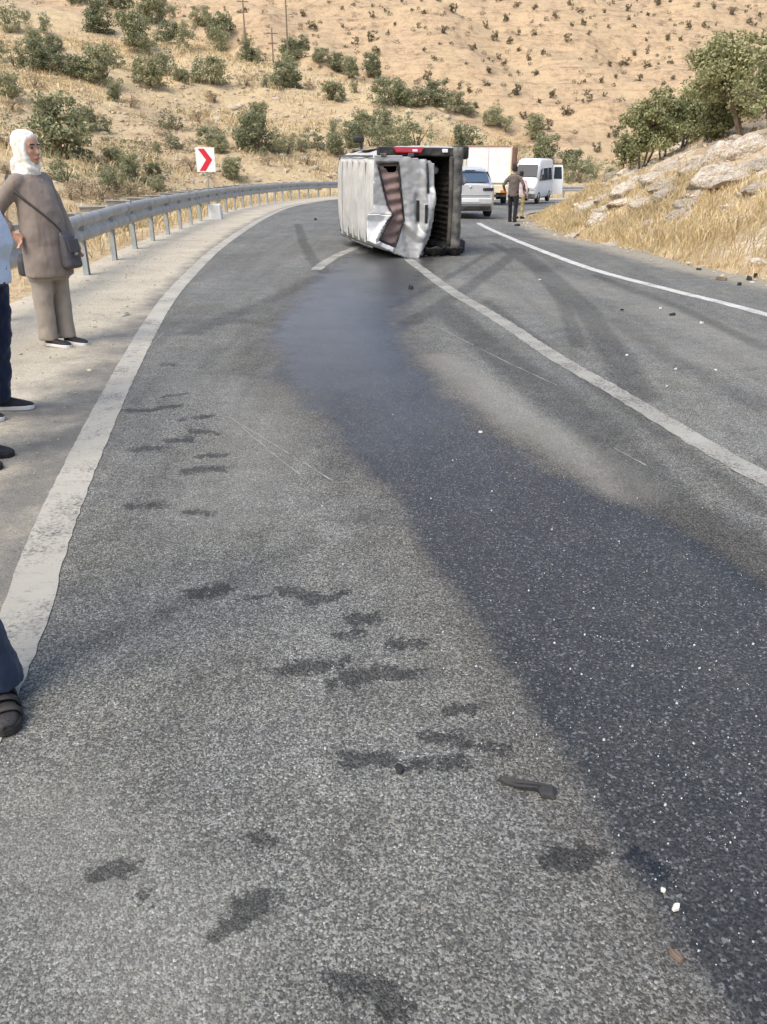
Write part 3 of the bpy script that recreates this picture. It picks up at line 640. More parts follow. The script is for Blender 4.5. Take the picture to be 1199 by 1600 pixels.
# (foot of the plant in the photograph, width, kind, label)
NB = [(4, 50, 44, 't', 'dark shrub at the upper left corner of the photo'), (152, 52, 46, 'd', 'round dark green shrub high on the left hill beside dry clearing'), (70, 50, 26, 't', 0), (38, 42, 20, 't', 0), (215, 74, 60, 'd', 'wide dark shrub in the thicket high on the near hill'), (262, 66, 36, 'd', 0), (230, 36, 50, 'd', 0), (120, 6, 26, 'd', 0), (172, 12, 34, 'd', 0), (195, 14, 26, 'd', 0), (250, 20, 30, 'd', 0), (270, 30, 24, 't', 0),
 (292, 52, 16, 't', 0), (316, 42, 32, 'd', 0), (346, 62, 42, 'd', 'low dark shrub upon the ridge left of the grey pole'), (333, 132, 52, 'd', 'bright green round tree-like shrub in the middle of the near hill'), (300, 80, 36, 't', 0), (352, 84, 40, 't', 0), (392, 96, 30, 'd', 0), (390, 66, 18, 't', 0), (412, 96, 22, 't', 0), (50, 78, 34, 'd', 0), (66, 108, 44, 'd', 'leftmost shrub of the long thicket on the left hill'), (90, 96, 34, 'd', 0), (112, 120, 46, 'd', 0), (132, 122, 36, 'd', 0), (164, 132, 52, 'd', 'big dark shrub at the right end of the long thicket'), (176, 104, 34, 'd', 0),
 (22, 104, 34, 't', 0), (8, 96, 22, 't', 0), (18, 152, 38, 'd', 'small green shrub alone at the left edge, below the thicket'), (236, 134, 44, 'd', 'green shrub left of the round bright one, on the near hill'), (252, 116, 34, 't', 0), (282, 128, 28, 'd', 0), (240, 92, 34, 't', 0), (185, 160, 28, 'd', 'small green bush alone on the dry slope above the big dark shrub'), (100, 248, 96, 'd', 'largest dark green shrub, just right of the white headscarf'), (130, 204, 44, 'd', 'green shrub rising behind the largest dark shrub'), (170, 208, 26, 't', 'thin upright shrub right of the largest dark shrub'), (275, 204, 36, 't', 'sparse shrub on the slope left of the chevron sign'), (268, 234, 26, 't', 0),
 (245, 240, 18, 't', 0), (310, 190, 26, 'y', 0), (330, 226, 38, 'd', 'dark shrub just above the chevron sign'), (344, 240, 26, 'd', 0), (178, 258, 34, 'd', 'low green shrub below the largest dark shrub'), (398, 196, 42, 'd', 'light green shrub above the row behind the guardrail'), (402, 238, 56, 'd', 'largest shrub of the row behind the guardrail'), (378, 222, 24, 't', 0), (428, 236, 34, 't', 0), (450, 240, 32, 't', 0), (470, 238, 28, 't', 0), (496, 236, 36, 't', 0), (518, 240, 34, 'd', 0), (545, 232, 40, 'd', 'dark shrub showing above the left end of the overturned van'), (566, 208, 34, 'd', 0), (598, 206, 30, 'd', 0), (580, 236, 36, 't', 0), (612, 236, 46, 't', 0), (520, 206, 22, 't', 0),
 (444, 138, 46, 'd', 'wide dark shrub near the middle of the ridge'), (460, 122, 30, 't', 0), (464, 94, 44, 'd', 'green shrub right of the tallest pole'), (440, 104, 26, 't', 0), (422, 138, 20, 't', 0), (504, 98, 26, 'd', 'leftmost shrub of the line along the ridge'), (526, 112, 32, 'd', 0), (545, 122, 28, 'd', 0), (518, 156, 36, 'd', 'dark shrub below the line of shrubs along the ridge'), (556, 146, 18, 't', 0), (576, 122, 34, 'd', 0), (604, 164, 50, 'd', 'wide dark shrub of the ridge line above the van'), (626, 150, 26, 'd', 0), (650, 168, 34, 'd', 0), (682, 168, 44, 'd', 'wide dark shrub near the right end of the ridge line'), (712, 176, 28, 'd', 0), (734, 178, 24, 'd', 'last dark shrub at the right end of the ridge'),
 (595, 178, 16, 't', 0), (646, 206, 18, 'd', 'small round shrub on the yellow slope above the red tail lamp'), (650, 236, 56, 't', 0), (678, 218, 16, 't', 0), (730, 232, 42, 'd', 'grey-green shrub above the white box truck'), (772, 196, 30, 'd', 0), (790, 206, 22, 't', 0), (760, 190, 14, 't', 0), (830, 218, 36, 'd', 'dark shrub on the slope above the parked minibus'), (856, 262, 44, 'd', 'dark shrub behind the roof of the parked minibus'), (888, 264, 40, 'd', 'dark shrub right of the parked minibus'), (912, 270, 22, 'd', 0), (906, 286, 40, 't', 0), (930, 282, 26, 't', 0), (956, 276, 18, 't', 0),
 (105, 286, 44, 't', 0), (185, 296, 36, 't', 0), (212, 282, 38, 'd', 'grey-green bush close behind the guardrail, left of the chevron sign'), (236, 276, 28, 'd', 0), (246, 300, 24, 'd', 0), (172, 300, 36, 't', 0), (368, 280, 34, 'd', 'small green bush right of the chevron sign'), (130, 306, 40, 'y', 0), (160, 312, 36, 'y', 0), (112, 312, 34, 'y', 0), (205, 305, 30, 'y', 0), (300, 268, 28, 'y', 0), (452, 262, 16, 'y', 0), (480, 258, 26, 'y', 0), (150, 190, 20, 'y', 0), (85, 108, 28, 'y', 0), (205, 168, 22, 'y', 0), (335, 160, 24, 'y', 0), (385, 135, 24, 'y', 0), (488, 140, 18, 'y', 0), (55, 140, 30, 'y', 0), (20, 172, 24, 'y', 0), (60, 178, 26, 'y', 0), (420, 260, 22, 'y', 0), (250, 212, 18, 'y', 0), (10, 232, 30, 'y', 0), (12, 272, 26, 'y', 0)]
SHARE = {'d': ('dense dark green shrub among the thickets of the near hill', 'dense shrubs on the near hill'), 't': ('thin loose grey-green shrub on the near hillside', 'loose shrubs on the near hill'), 'y': ('low brown dried-up bush on the near hillside', 'dried bushes on the near hill')}
BANDS = ((34, 'along the top edge of the hill'), (86, 'high on the near hill'), (142, 'on the upper middle of the near hill'), (214, 'on the lower middle of the near hill'), (252, 'in the row low on the hill'), (400, 'just behind the guardrail'))
WORD = {'d': 'dense dark green shrub', 't': 'thin loose grey-green shrub', 'y': 'low brown dried-up bush'}
ORD = 'first second third fourth fifth sixth seventh eighth ninth tenth eleventh twelfth thirteenth fourteenth fifteenth sixteenth seventeenth eighteenth'.split()
def band(py): return next(b for l, b in BANDS if py <= l)
def nth(it):
    row = sorted([q for q in NB if q[3] == it[3] and band(q[1]) == band(it[1])], key=lambda q: q[0]); i = row.index(it)
    return '%s from the left %s' % (ORD[i] + ' ' + WORD[it[3]], band(it[1])) if len(row) > 1 else '%s %s' % ('lone ' + WORD[it[3]], band(it[1]))
rs = random.Random(5)
for px, py, wpx, kd, lab in NB:
    p = T(px, py)
    if p.y > 330: p = Vector((p.x, p.y, p.z))
    dep = p.y * math.cos(math.radians(PITCH)) + (CAM_H - p.z) * math.sin(math.radians(PITCH)); sc = wpx * dep / FPX / 2 * {'d': 1.05, 't': 1.22, 'y': 1.25}[kd]
    e = empty('shrub', (p.x, p.y, p.z - .03 * sc), 0, lab or nth((px, py, wpx, kd, lab)), 'shrub', SHARE[kd][1])
    src = {'d': NEARV, 't': SPARV, 'y': DRYV}[kd]; c = mkobj('crown', rs.choice(src), e); c.rotation_euler = (0, 0, rs.uniform(0, 6.28)); c.scale = (sc, sc, sc * rs.uniform(.85, 1.1))
    if py > 100 and wpx > 20:
        s_ = mkobj('trunk', rs.choice(STEMS), e); s_.scale = (sc, sc, sc)
# tiny shrubs over the far hill
pts = []; rs = random.Random(12)
for k in range(9000):
    if len(pts) >= 180: break
    px = rs.uniform(-20, 1220); py = rs.uniform(-30, 262)
    lim = np.interp(px, [0, 300, 560, 740, 880, 1000, 1200], [-40, 2, 78, 168, 225, 262, 235])
    if py > lim or rs.random() > .55 + .45 * math.sin(px * .021 + py * .05): continue
    p = T(px, py)
    if p.y < 165: continue
    if any((p.x - q[0]) ** 2 + ((p.y - q[1]) * .5) ** 2 < 16 for q in pts): continue
    pts.append((p.x, p.y, p.z))
    m = rs.choice(FARV); o = mkobj('shrub', m, None, (p.x, p.y, p.z - .05)); s = rs.choice([.75, .9, 1.0, 1.15, 1.3, 1.7]) * rs.uniform(.8, 1.15)
    o.scale = (s, s, s * rs.uniform(.9, 1.25)); o.rotation_euler = (0, 0, rs.uniform(0, 6.28))
    tag(o, 'tiny dark shrub dotted over the far pinkish hillside', 'shrub', 'shrubs dotted over the far hill')

# the rest of the far scrub reads as one mass of specks
rng = np.random.default_rng(8); fx_, fy_ = rng.uniform(-190, 220, 900), rng.uniform(185, 430, 900); cen = np.stack([fx_, fy_, HF(fx_, fy_) + .35], -1)[np.abs(fx_) < .6 * fy_]
V, F = leaf_arrays(cen, rng.uniform(.6, 1.3, len(cen)), 52, .20, rng); tag(mkobj('far_scrub', np_mesh('far_scrub', V, F, 4, 'far_leaf')), 'specks of low scrub between the shrubs of the far hillside', 'scrub', kind='stuff')
# low brown scrub in drifts over the near hill
fx_, fy_ = rng.uniform(-55, 26, 60000), rng.uniform(10, 120, 60000); sO = sdist(fx_, fy_, RAIL); k = (sO > 1.6) & (rng.uniform(0, 1, 60000) < np.clip(fbm(fx_ * .16, fy_ * .16, 91, 4) * 3.2 + .02, 0, 1) * np.where(sO < 22, 1, .45)); fx_, fy_ = fx_[k][:7000], fy_[k][:7000]
cen = np.stack([fx_, fy_, HF(fx_, fy_) + .10], -1); V, F = leaf_arrays(cen, rng.uniform(.14, .5, len(cen)), 15, .075, rng, .6)
h_ = len(cen) * 15 * 2 // 3 * 4
tag(mkobj('dry_scrub', np_mesh('dry_scrub', V[:h_], F[:h_], 4, 'dry_leaf')), 'low brown scrub in drifts over the near hillside', 'scrub', kind='stuff'); tag(mkobj('green_scrub', np_mesh('green_scrub', V[h_:], np.arange(len(V) - h_), 4, 'hill_leaf')), 'low grey-green scrub scattered over the near hillside', 'scrub', kind='stuff')

# small oaks on top of the bank
def oak(px, py, wpx, hpx, seed, lab, trunk_h, nl, lean=(0, 0)):
    p = T(px, py); dep = p.y * .91 + (CAM_H - p.z) * .415; W = wpx * dep / FPX; Ht = hpx * dep / FPX
    e = empty('oak_tree', (p.x, p.y, p.z - .05), 0, lab, 'tree', 'oaks on the bank'); r = random.Random(seed); rng = np.random.default_rng(seed)
    b = MB(); cent = []; rad = []
    nst = 3
    for s in range(nst):
        a = r.uniform(0, 6.28); base = Vector((.05 * math.cos(a), .05 * math.sin(a), -.1)); tip = Vector((lean[0] + math.cos(a) * W * .2, lean[1] + math.sin(a) * W * .2, Ht * r.uniform(.55, .8)))
        mid = base.lerp(tip, .4) + Vector((r.uniform(-.12, .12), r.uniform(-.12, .12), 0)); b.tube([base, mid, base.lerp(tip, .75) + Vector((r.uniform(-.1, .1), r.uniform(-.1, .1), 0)), tip], [.048 * Ht / 3, .038 * Ht / 3, .024, .010], 7)
        for k in range(9):
            t = r.uniform(.28, 1.); o0 = mid.lerp(tip, max(0, (t - .3) / .7)); a2 = r.uniform(0, 6.28); L = W * .5 * r.uniform(.35, 1.) * (1.15 - .5 * t)
            o1 = o0 + Vector((math.cos(a2) * L, math.sin(a2) * L, r.uniform(.0, .28) * Ht * .6)); b.tube([o0, o0.lerp(o1, .5) + Vector((0, 0, .05)), o1], [.022, .015, .006], 5)
            for q in range(6): cent.append(o0.lerp(o1, r.uniform(.45, 1.1)) + Vector((r.uniform(-.15, .15), r.uniform(-.15, .15), r.uniform(-.12, .16)))); rad.append(r.uniform(.18, .34) * W / 2)
        for q in range(6): cent.append(tip + Vector((r.uniform(-.2, .2) * W, r.uniform(-.2, .2) * W, r.uniform(-.12, .2) * Ht))); rad.append(r.uniform(.14, .26) * W / 2)
    b.build('trunk', 'bark', e, True)
    cent = np.array([tuple(c) for c in cent]); cent[:, 2] = np.maximum(cent[:, 2], trunk_h * Ht)
    V, F = leaf_arrays(cent, np.array(rad), max(8, nl // len(cent)), .040, rng, .85)
    mkobj('crown', np_mesh('crown', V, F, 4, 'oak_leaf'), e)
    return e
oak(1163, 214, 135, 172, 3, 'tallest green oak at the top of the rocky bank, far right', .16, 14000, (-.4, 0))
oak(1210, 205, 100, 165, 8, 'green oak cut off by the right edge of the photo', .12, 6000)
oak(1066, 232, 84, 102, 4, 'middle grey-green oak on the rocky bank', .02, 10000, (.05, 0))
oak(1002, 262, 78, 118, 6, 'leftmost bushy oak at the lower end of the rocky bank', .01, 11000, (.1, 0))
oak(1115, 222, 62, 70, 9, 'low leafy oak in the gap under the tallest oak', .01, 6500)

oak(1036, 246, 58, 96, 14, 'narrow oak filling the gap between leftmost and middle oaks', .01, 7000)
oak(976, 268, 34, 60, 15, 'small leafy bush at the left foot of the leftmost oak', .01, 2600)
# ------------------------------------------------------------------ boulders of the bank
def rock_mesh(seed, flat, rgh=.3):
    bm = bmesh.new(); bmesh.ops.create_icosphere(bm, subdivisions=4, radius=1.); rng = np.random.default_rng(seed); P = rng.normal(size=(13, 3)); P /= np.linalg.norm(P, axis=1)[:, None]; D = rng.uniform(.55, .92, 13)
    for v in bm.verts:
        c = np.array(v.co); k = 1.
        for n_, d in zip(P, D):
            q = c @ n_
            if q > d: k = min(k, d / q)
        n1 = float(fbm(c[0] * 2 + seed, c[1] * 2 + c[2] * 1.7, seed, 4)); n2 = float(fbm(c[0] * 6 + seed, c[2] * 7 + c[1] * 5, seed + 9, 3))
        v.co = Vector(c * (k + rgh * .6 * n1 + .12 * n2)) ; v.co.z *= flat
    me = bpy.data.meshes.new('boulder'); bm.to_mesh(me); bm.free(); me.materials.append(MATS['limestone']); me.polygons.foreach_set('use_smooth', [True] * len(me.polygons)); return me
ROCKS = [rock_mesh(100 + i, f) for i, f in enumerate((.5, .6, .45, .75, .55, .4))]
RL = [(1116, 288, 78, .5, 'long pale ledge boulder jutting from the upper bank'), (1062, 344, 46, .8, 'rounded pale boulder among the dry grass at mid bank'), (933, 350, 36, .7, 'pale split boulder near the left foot of the bank'), (952, 330, 28, .5, 'flat pale stone just above the split boulder'), (1016, 356, 24, .8, 'white boulder in the dry grass left of the rounded one'), (1022, 370, 30, .6, 'tan stone half buried below the white boulder'), (962, 278, 24, .6, 'pale boulder resting on the crest at the left end of the bank'), (1130, 250, 56, .6, 'grey boulder high on the bank under the tallest oak'), (1175, 240, 70, .5, 'wide grey-white rock slab at the right edge of the bank'), (1030, 278, 46, .4, 'reddish rock ledge in the middle of the bank'),
      (1080, 270, 36, .6, 'knobbly pale rock beside the reddish ledge'), (1090, 258, 26, .6, 'small pale rock on the crest between two oaks'), (985, 300, 52, .35, 'long low tan rock along the left shoulder of the bank'), (950, 310, 46, .35, 'tilted tan slab at the left nose of the bank'), (1010, 318, 40, .35, 'flat tan slab at the middle of the bank'), (1050, 305, 44, .4, 'brown tilted slab above the rounded boulder'), (925, 322, 34, .4, 'low tan rock at the far left tip of the bank'), (1165, 270, 40, .5, 'weathered brown rock right of the long ledge boulder'), (1085, 318, 46, .35, 'thin dark-edged slab under the long ledge boulder'), (1185, 296, 46, .5, 'tan rock behind the tall grass at the right edge'), (890, 372, 40, .18, 'flat whitish stone lying at the asphalt edge'), (950, 386, 50, .15, 'flat grey stone at the road edge below the dry grass'), (1008, 396, 12, .6, 'small white stone at the edge of the dry grass'), (905, 336, 26, .35, 'small tan rock where the bank meets the road'), (1140, 232, 40, .5, 'pale rock just under the trunk of the tallest oak'), (1050, 262, 40, .4, 'pale layered rock at the foot of the middle oak'), (1000, 284, 40, .35, 'layered tan rock below the leftmost oak'), (1150, 284, 60, .35, 'broad pale rock layer under the grey boulder'), (1100, 300, 60, .3, 'broad brown rock layer in the upper bank'), (1040, 292, 50, .3, 'broad tan rock layer left of the brown slab'), (975, 318, 50, .3, 'broad pale rock layer above the split boulder'), (1190, 262, 50, .4, 'pale rock layer at the right border above the grass')]
rs = random.Random(2)
for px, py, wpx, asp, lab in RL:
    p = T(px, py); dep = p.y * .91; sc = wpx * dep / FPX / 2 * 1.22
    o = mkobj('boulder', rs.choice(ROCKS), None, (p.x, p.y + sc * .35, p.z + sc * asp * .02)); o.scale = (sc * 1.05, sc * .9, sc * asp / .42)
    o.rotation_euler = (rs.uniform(-.1, .1), rs.uniform(-.35, -.1), rs.uniform(-.3, .3)); tag(o, lab, 'boulder', 'rocks of the bank')
# loose stones on the near hill and shoulder: too many to count
def scatter_stones(name, pts, szs, mat, lab):
    base = rock_mesh(300, .6, .2); bm = bmesh.new(); bmesh.ops.create_icosphere(bm, subdivisions=1, radius=1.); bv = np.array([tuple(v.co) for v in bm.verts]); bf = np.array([[v.index for v in f.verts] for f in bm.faces]); bm.free(); bpy.data.meshes.remove(base)
    rng = np.random.default_rng(4); V = []; F = []
    for i, (p, s) in enumerate(zip(pts, szs)):
        a = rng.uniform(0, 6.28); sc = np.array([s * rng.uniform(.7, 1.4), s * rng.uniform(.6, 1.), s * rng.uniform(.35, .7)]); q = bv * (1 + rng.uniform(-.22, .22, bv.shape)) * sc
        V.append(np.stack([q[:, 0] * math.cos(a) - q[:, 1] * math.sin(a), q[:, 0] * math.sin(a) + q[:, 1] * math.cos(a), q[:, 2]], -1) + np.array(p)); F.append(bf + i * len(bv))
    me = np_mesh(name, np.concatenate(V), np.concatenate(F).ravel(), 3, mat); return tag(mkobj(name, me), lab, 'stones', kind='stuff')
rng = np.random.default_rng(9)
P = []; S = []
for k in range(2600):
    px = rng.uniform(-10, 960); py = rng.uniform(80, 312); p = T(px, py) if k < 1100 else None
    if p is None: break
    if -sdist(np.array([p.x]), np.array([p.y]), RAIL)[0] > -.8 or p.y > 150: continue
    P.append((p.x, p.y, p.z)); S.append(p.y * rng.choice([.0018, .0028, .004, .007], p=[.4, .35, .2, .05]))
scatter_stones('loose_stones', P, S, 'stone_pale', 'scattered pale stones over the dry near hillside')
P = []; S = []
for k in range(1500):
    y = rng.uniform(1.5, 20); f = rng.uniform(0, 1) ** .8; xl = np.interp(y, LLINE[:40, 1], LLINE[:40, 0]); xrl = np.interp(y, RAIL[:40, 1], RAIL[:40, 0]); x = xl - .15 + (xrl - xl - .3) * f
    P.append((x, y, float(zr(x, y)) + .006)); S.append(rng.choice([.004, .007, .011, .018], p=[.5, .32, .14, .04]))
for k in range(900):
    i = rng.integers(14, 40); c = EDGE[i] + (EDGE[i + 1] - EDGE[i]) * rng.uniform(); x = c[0] + rng.normal() * .22 + .1
    P.append((x, c[1], max(float(zr(x, c[1])), float(H(np.array([x]), np.array([c[1]]))[0])) + .008)); S.append(rng.choice([.008, .014, .025, .04], p=[.45, .35, .15, .05]))
scatter_stones('loose_grit', P, S, 'stone_pale', 'loose grit and pebbles strewn along both road edges')

P = []; S = []
xb, yb = rng.uniform(3.8, 13, 5000), rng.uniform(8, 25, 5000); tb_ = -sdist(xb, yb, EDGE); pr_ = fbm(xb * .6, yb * .6, 95, 4)
for x, y, t_, q_ in zip(xb, yb, tb_, pr_):
    if t_ < .3 or rng.uniform() > np.clip(.15 + q_ * 2.2, 0.03, .8) * (1 if t_ > 1.4 else .25): continue
    s_ = rng.choice([.03, .06, .10, .17], p=[.45, .33, .17, .05]); P.append((x, y, float(HF(np.array([x]), np.array([y]))[0]) + s_ * .15)); S.append(s_)
scatter_stones('bank_rubble', P, S, 'limestone', 'broken pale rubble lying over the rocky right bank')
# ------------------------------------------------------------------ dry grass
def grass(name, pts, hts, lab, rng, wid=.006):
    n = len(pts); P = np.array(pts); Hh = np.array(hts)[:, None]
    a = rng.uniform(0, 6.28, n); sd_ = np.stack([np.cos(a), np.sin(a), 0 * a], -1); ln = rng.normal(size=(n, 3)) * .42; ln[:, 2] = 0; ln += np.array([.12, 0, 0]); W = (wid * rng.uniform(.6, 1.5, n) * (1 + P[:, 1] * .035))[:, None]
    up = np.array([0, 0, 1.]); m = P + up * Hh * .55 + ln * Hh * .3; t = P + up * Hh * (1 - .25 * np.linalg.norm(ln, axis=1)[:, None]) + ln * Hh * 1.0
    V = np.stack([P - sd_ * W, P + sd_ * W, m + sd_ * W * .8, m - sd_ * W * .8, t + sd_ * W * .35, t - sd_ * W * .35], 1).reshape(-1, 3)
    b = np.arange(n)[:, None] * 6; F = np.concatenate([b + np.array([0, 1, 2, 3]), b + np.array([3, 2, 4, 5])], 1).ravel()
    return tag(mkobj(name, np_mesh(name, V, F, 4, 'dry_grass_blade')), lab, 'grass', kind='stuff')
rng = np.random.default_rng(21)
N = 190000; x = rng.uniform(3.4, 14, N); y = rng.uniform(7, 27, N); tb = -sdist(x, y, EDGE)
patch = fbm(x * .55, y * .55, 61, 3) * 2 + .5; rockn = fbm(x * .35, y * .35, 41, 4)
dens = np.where(tb < .12, 0, np.where(tb < 2.6 + .9 * sstep(14, 9, y), 1.0, np.where(tb < 9, .05 + .45 * (patch > .66), .2))) * (.3 + .9 * np.clip(patch, 0, 1)) * np.clip((tb - .05) / .35, 0, 1)
k = rng.uniform(0, 1, N) < dens * .95; x, y, tb, patch = x[k], y[k], tb[k], patch[k]
hh = (.12 + .34 * np.clip(patch, .1, 1) * sstep(.1, .9, tb)) * rng.uniform(.5, 1.25, len(x)) * np.where(tb > 3, .62, 1) * (1 - .45 * sstep(12.5, 17, y))
grass('dry_bank_grass', np.stack([x, y, HF(x, y) - .02], -1), hh, 'tall golden dry grass covering the foot of the right bank', rng, .0045)
N = 60000; x = rng.uniform(-16, 10, N); y = rng.uniform(4, 62, N); s = sdist(x, y, RAIL); patch = fbm(x * .4, y * .4, 65, 3) * 2 + .5
dens = np.where((s > .35) & (s < 9), 1, 0) * np.where(s < 4, 1., .4) * np.clip(patch * 1.4, 0, 1); k = rng.uniform(0, 1, N) < dens; x, y, s, patch = x[k], y[k], s[k], patch[k]
grass('dry_verge_grass', np.stack([x, y, HF(x, y) - .02], -1), (.12 + .28 * np.clip(patch, 0, 1)) * rng.uniform(.5, 1.3, len(x)), 'short yellow dry grass on the verge behind the guardrail', rng, .006)
N = 90000; x = rng.uniform(-55, 24, N); y = rng.uniform(18, 125, N); s = sdist(x, y, RAIL); patch = fbm(x * .12, y * .12, 67, 4) * 2 + .5
k = (s > 7) & (rng.uniform(0, 1, N) < np.clip(patch * 1.6 - .45, 0, 1)); x, y, s, patch = x[k][:26000], y[k][:26000], s[k][:26000], patch[k][:26000]
grass('dry_hill_grass', np.stack([x, y, HF(x, y) - .02], -1), (.2 + .3 * np.clip(patch, 0, 1)) * rng.uniform(.5, 1.3, len(x)), 'thin dry grass tufts over the near hillside', rng, .012)

# ------------------------------------------------------------------ vehicles
def section(w0, z0, zb, z1, wt, r=.1):   # half profile, bottom centre to top centre
    return [(0, z0), (w0 * .86, z0), (w0 * .96, z0 + .06), (w0 * .99, z0 + .18), (w0, (z0 + zb) / 2), (w0 * .99, zb - .04), (w0 * .975, zb), (wt + (w0 - wt) * .45, zb + (z1 - zb) * .5), (wt, z1 - r), (wt - r * .25, z1 - r * .45), (wt - r * .7, z1 - r * .1), (wt * .55, z1 + .005), (0, z1 + .015)]
def shell(name, st, mat, parent, caps=(True, True), split=50, sub=1):
    V = []; n = None
    for y, prof in st:
        full = prof + [(-x, z) for x, z in prof[-2:0:-1]]; n = len(full); V += [(x, y, z) for x, z in full]
    F = []
    for i in range(len(st) - 1):
        for k in range(n): F.append((i * n + k, i * n + (k + 1) % n, (i + 1) * n + (k + 1) % n, (i + 1) * n + k))
    if caps[0]: F.append(tuple(range(n)))
    if caps[1]: F.append(tuple((len(st) - 1) * n + k for k in range(n - 1, -1, -1)))
    b = MB(); b.add(V, F); o = b.build(name, mat, parent, True)
    if sub:
        bm = bmesh.new(); bm.from_mesh(o.data); bmesh.ops.recalc_face_normals(bm, faces=bm.faces); bm.to_mesh(o.data); bm.free()
    o.data.polygons.foreach_set('use_smooth', [True] * len(o.data.polygons))
    q = o.modifiers.new('split', 'EDGE_SPLIT'); q.split_angle = math.radians(split)
    return o
def wheel(parent, c, r, wd, axis='x', side=1):
    e = mkobj('wheel', None, parent, c); n = 28
    b = MB(); prof = [(-wd / 2, r * .66), (-wd / 2, r * .9), (-wd * .38, r), (wd * .38, r), (wd / 2, r * .9), (wd / 2, r * .66)]
    V = [(x, rad * math.cos(2 * math.pi * k / n), rad * math.sin(2 * math.pi * k / n)) for k in range(n) for x, rad in prof]; m = len(prof)
    F = [(k * m + i, k * m + (i + 1) % m, ((k + 1) % n) * m + (i + 1) % m, ((k + 1) % n) * m + i) for k in range(n) for i in range(m)]
    b.add(V, F)
    me = mesh('wheel', b.V, b.F, 'tyre_rubber', True); e2 = mkobj('tyre', me, e)
    q = MB(); q.tube([(side * wd * .1, 0, 0), (side * wd * .42, 0, 0)], r * .16, 10, cap=False)
    for k in range(6):
        a = 2 * math.pi * k / 6; q.box((side * wd * .3, math.cos(a) * r * .38, math.sin(a) * r * .38), (wd * .12, r * .2, r * .66), Matrix.Rotation(a - math.pi / 2, 3, 'X'))
    q.tube([(-wd * .2, 0, 0), (side * wd * .2 + .001, 0, 0)], r * .67, 20, cap=False)
    q.build('rim', 'rim_metal', e); return e
def slab(parent, name, mat, c4, th=.01, bevel=.006): return MB().plate(c4, th).build(name, mat, parent, bevel=bevel)
def rrect(x0, x1, z0, z1, y, r=.06):
    out = []
    for cx, cz, a0 in ((x1 - r, z1 - r, 0), (x0 + r, z1 - r, 90), (x0 + r, z0 + r, 180), (x1 - r, z0 + r, 270)):
        for k in range(4): a = math.radians(a0 + 30 * k); out.append((cx + r * math.cos(a), y, cz + r * math.sin(a)))
    return out

# ---- the overturned van, built upright (x right, y forward, z up) and laid on its left side
HEAD = math.radians(16.0); fwd = Vector((-math.sin(HEAD), math.cos(HEAD), 0)); lft = Vector((-math.cos(HEAD), -math.sin(HEAD), 0))
A = G(581, 403); RT, BZ = 1.75, .33
van = empty('overturned_van', (0, 0, 0), 0, 'wrecked white van lying on its side across the centre line', 'van')
org = Vector((A.x, A.y, 0)) - lft * RT + Vector((0, 0, .80 + A.z))
Mv = Matrix(((0, fwd.x, lft.x, org.x), (0, fwd.y, lft.y, org.y), (1, 0, 0, org.z), (0, 0, 0, 1)))
tilt = Matrix.Translation(Vector((A.x, A.y, 0))) @ Matrix.Rotation(math.radians(0), 4, 'Y') @ Matrix.Translation(Vector((-A.x, -A.y, 0)))
van.matrix_world = Matrix.Translation(Vector((A.x, A.y, A.z))) @ Matrix.Diagonal((1.005, 1.005, 1.005, 1)) @ Matrix.Translation(-Vector((A.x, A.y, A.z))) @ Mv
VW = .8
def vsec(z1, w=VW, zb=1.05, wt=.68, r=.16, z0=BZ): return section(w, z0, min(zb, z1 - .12), z1, min(wt, w - .04), r)
st = [(0, vsec(1.70)), (.05, vsec(1.735)), (.18, vsec(1.75)), (.9, vsec(1.76)), (1.7, vsec(1.755)), (2.3, vsec(1.72)), (2.55, vsec(1.66)), (2.9, vsec(1.40, .79)), (3.2, vsec(1.14, .78)), (3.35, vsec(1.08, .77)), (3.8, vsec(.98, .74, .9)), (4.0, vsec(.86, .68, .8)), (4.08, vsec(.7, .6, .6))]
body = shell('body', st, 'dusty_white_paint', van, caps=(False, True), split=40)
q = body.modifiers.new('simple_sub', 'SUBSURF'); q.subdivision_type = 'SIMPLE'; q.levels = q.render_levels = 3
tx = bpy.data.textures.new('dents', 'CLOUDS'); tx.noise_scale = .45; tx.noise_depth = 3; q = body.modifiers.new('dents', 'DISPLACE'); q.texture = tx; q.strength = .045; q.texture_coords = 'LOCAL'
md = body.modifiers.new('thick', 'SOLIDIFY'); md.thickness = .045; md.offset = -1
inner = [(.06, [(x * .93, .40 + (z - BZ) * .93) for x, z in vsec(1.70)]), (2.0, [(x * .93, .40 + (z - BZ) * .92) for x, z in vsec(1.74)])]
il = shell('cargo_lining', inner, 'dark_interior', van, caps=(False, True))
for y in (.35, .75, 1.15, 1.55, 1.95):
    MB().plate([(-.60, y - .035, 1.757), (.60, y - .035, 1.757), (.60, y + .035, 1.757), (-.60, y + .035, 1.757)], .008).build('roof_rib', 'dusty_white_paint', van, bevel=.008)
for s in (-1, 1):
    MB().tube([(s * .655, .1, 1.705), (s * .655, 1.2, 1.725), (s * .65, 2.3, 1.69)], .016, 6).build('roof_gutter', 'grey_plastic', van, True)
# cargo floor with raised ribs
fl = MB(); fl.box((0, .98, .435), (1.44, 1.9, .03)); fl_o = fl.build('cargo_floor', 'liner_grey', van)
for k in range(17):
    x = -.66 + k * .0825; MB().box((x, .95, .459), (.03, 1.86, .02)).build('floor_rib', 'liner_grey', fl_o, bevel=.006)
MB().tube([(.45, .5, .56), (.52, 1.2, .56)], .07, 10).build('loose_bundle', 'sign_white', van, True, remesh=.02, smit=4)
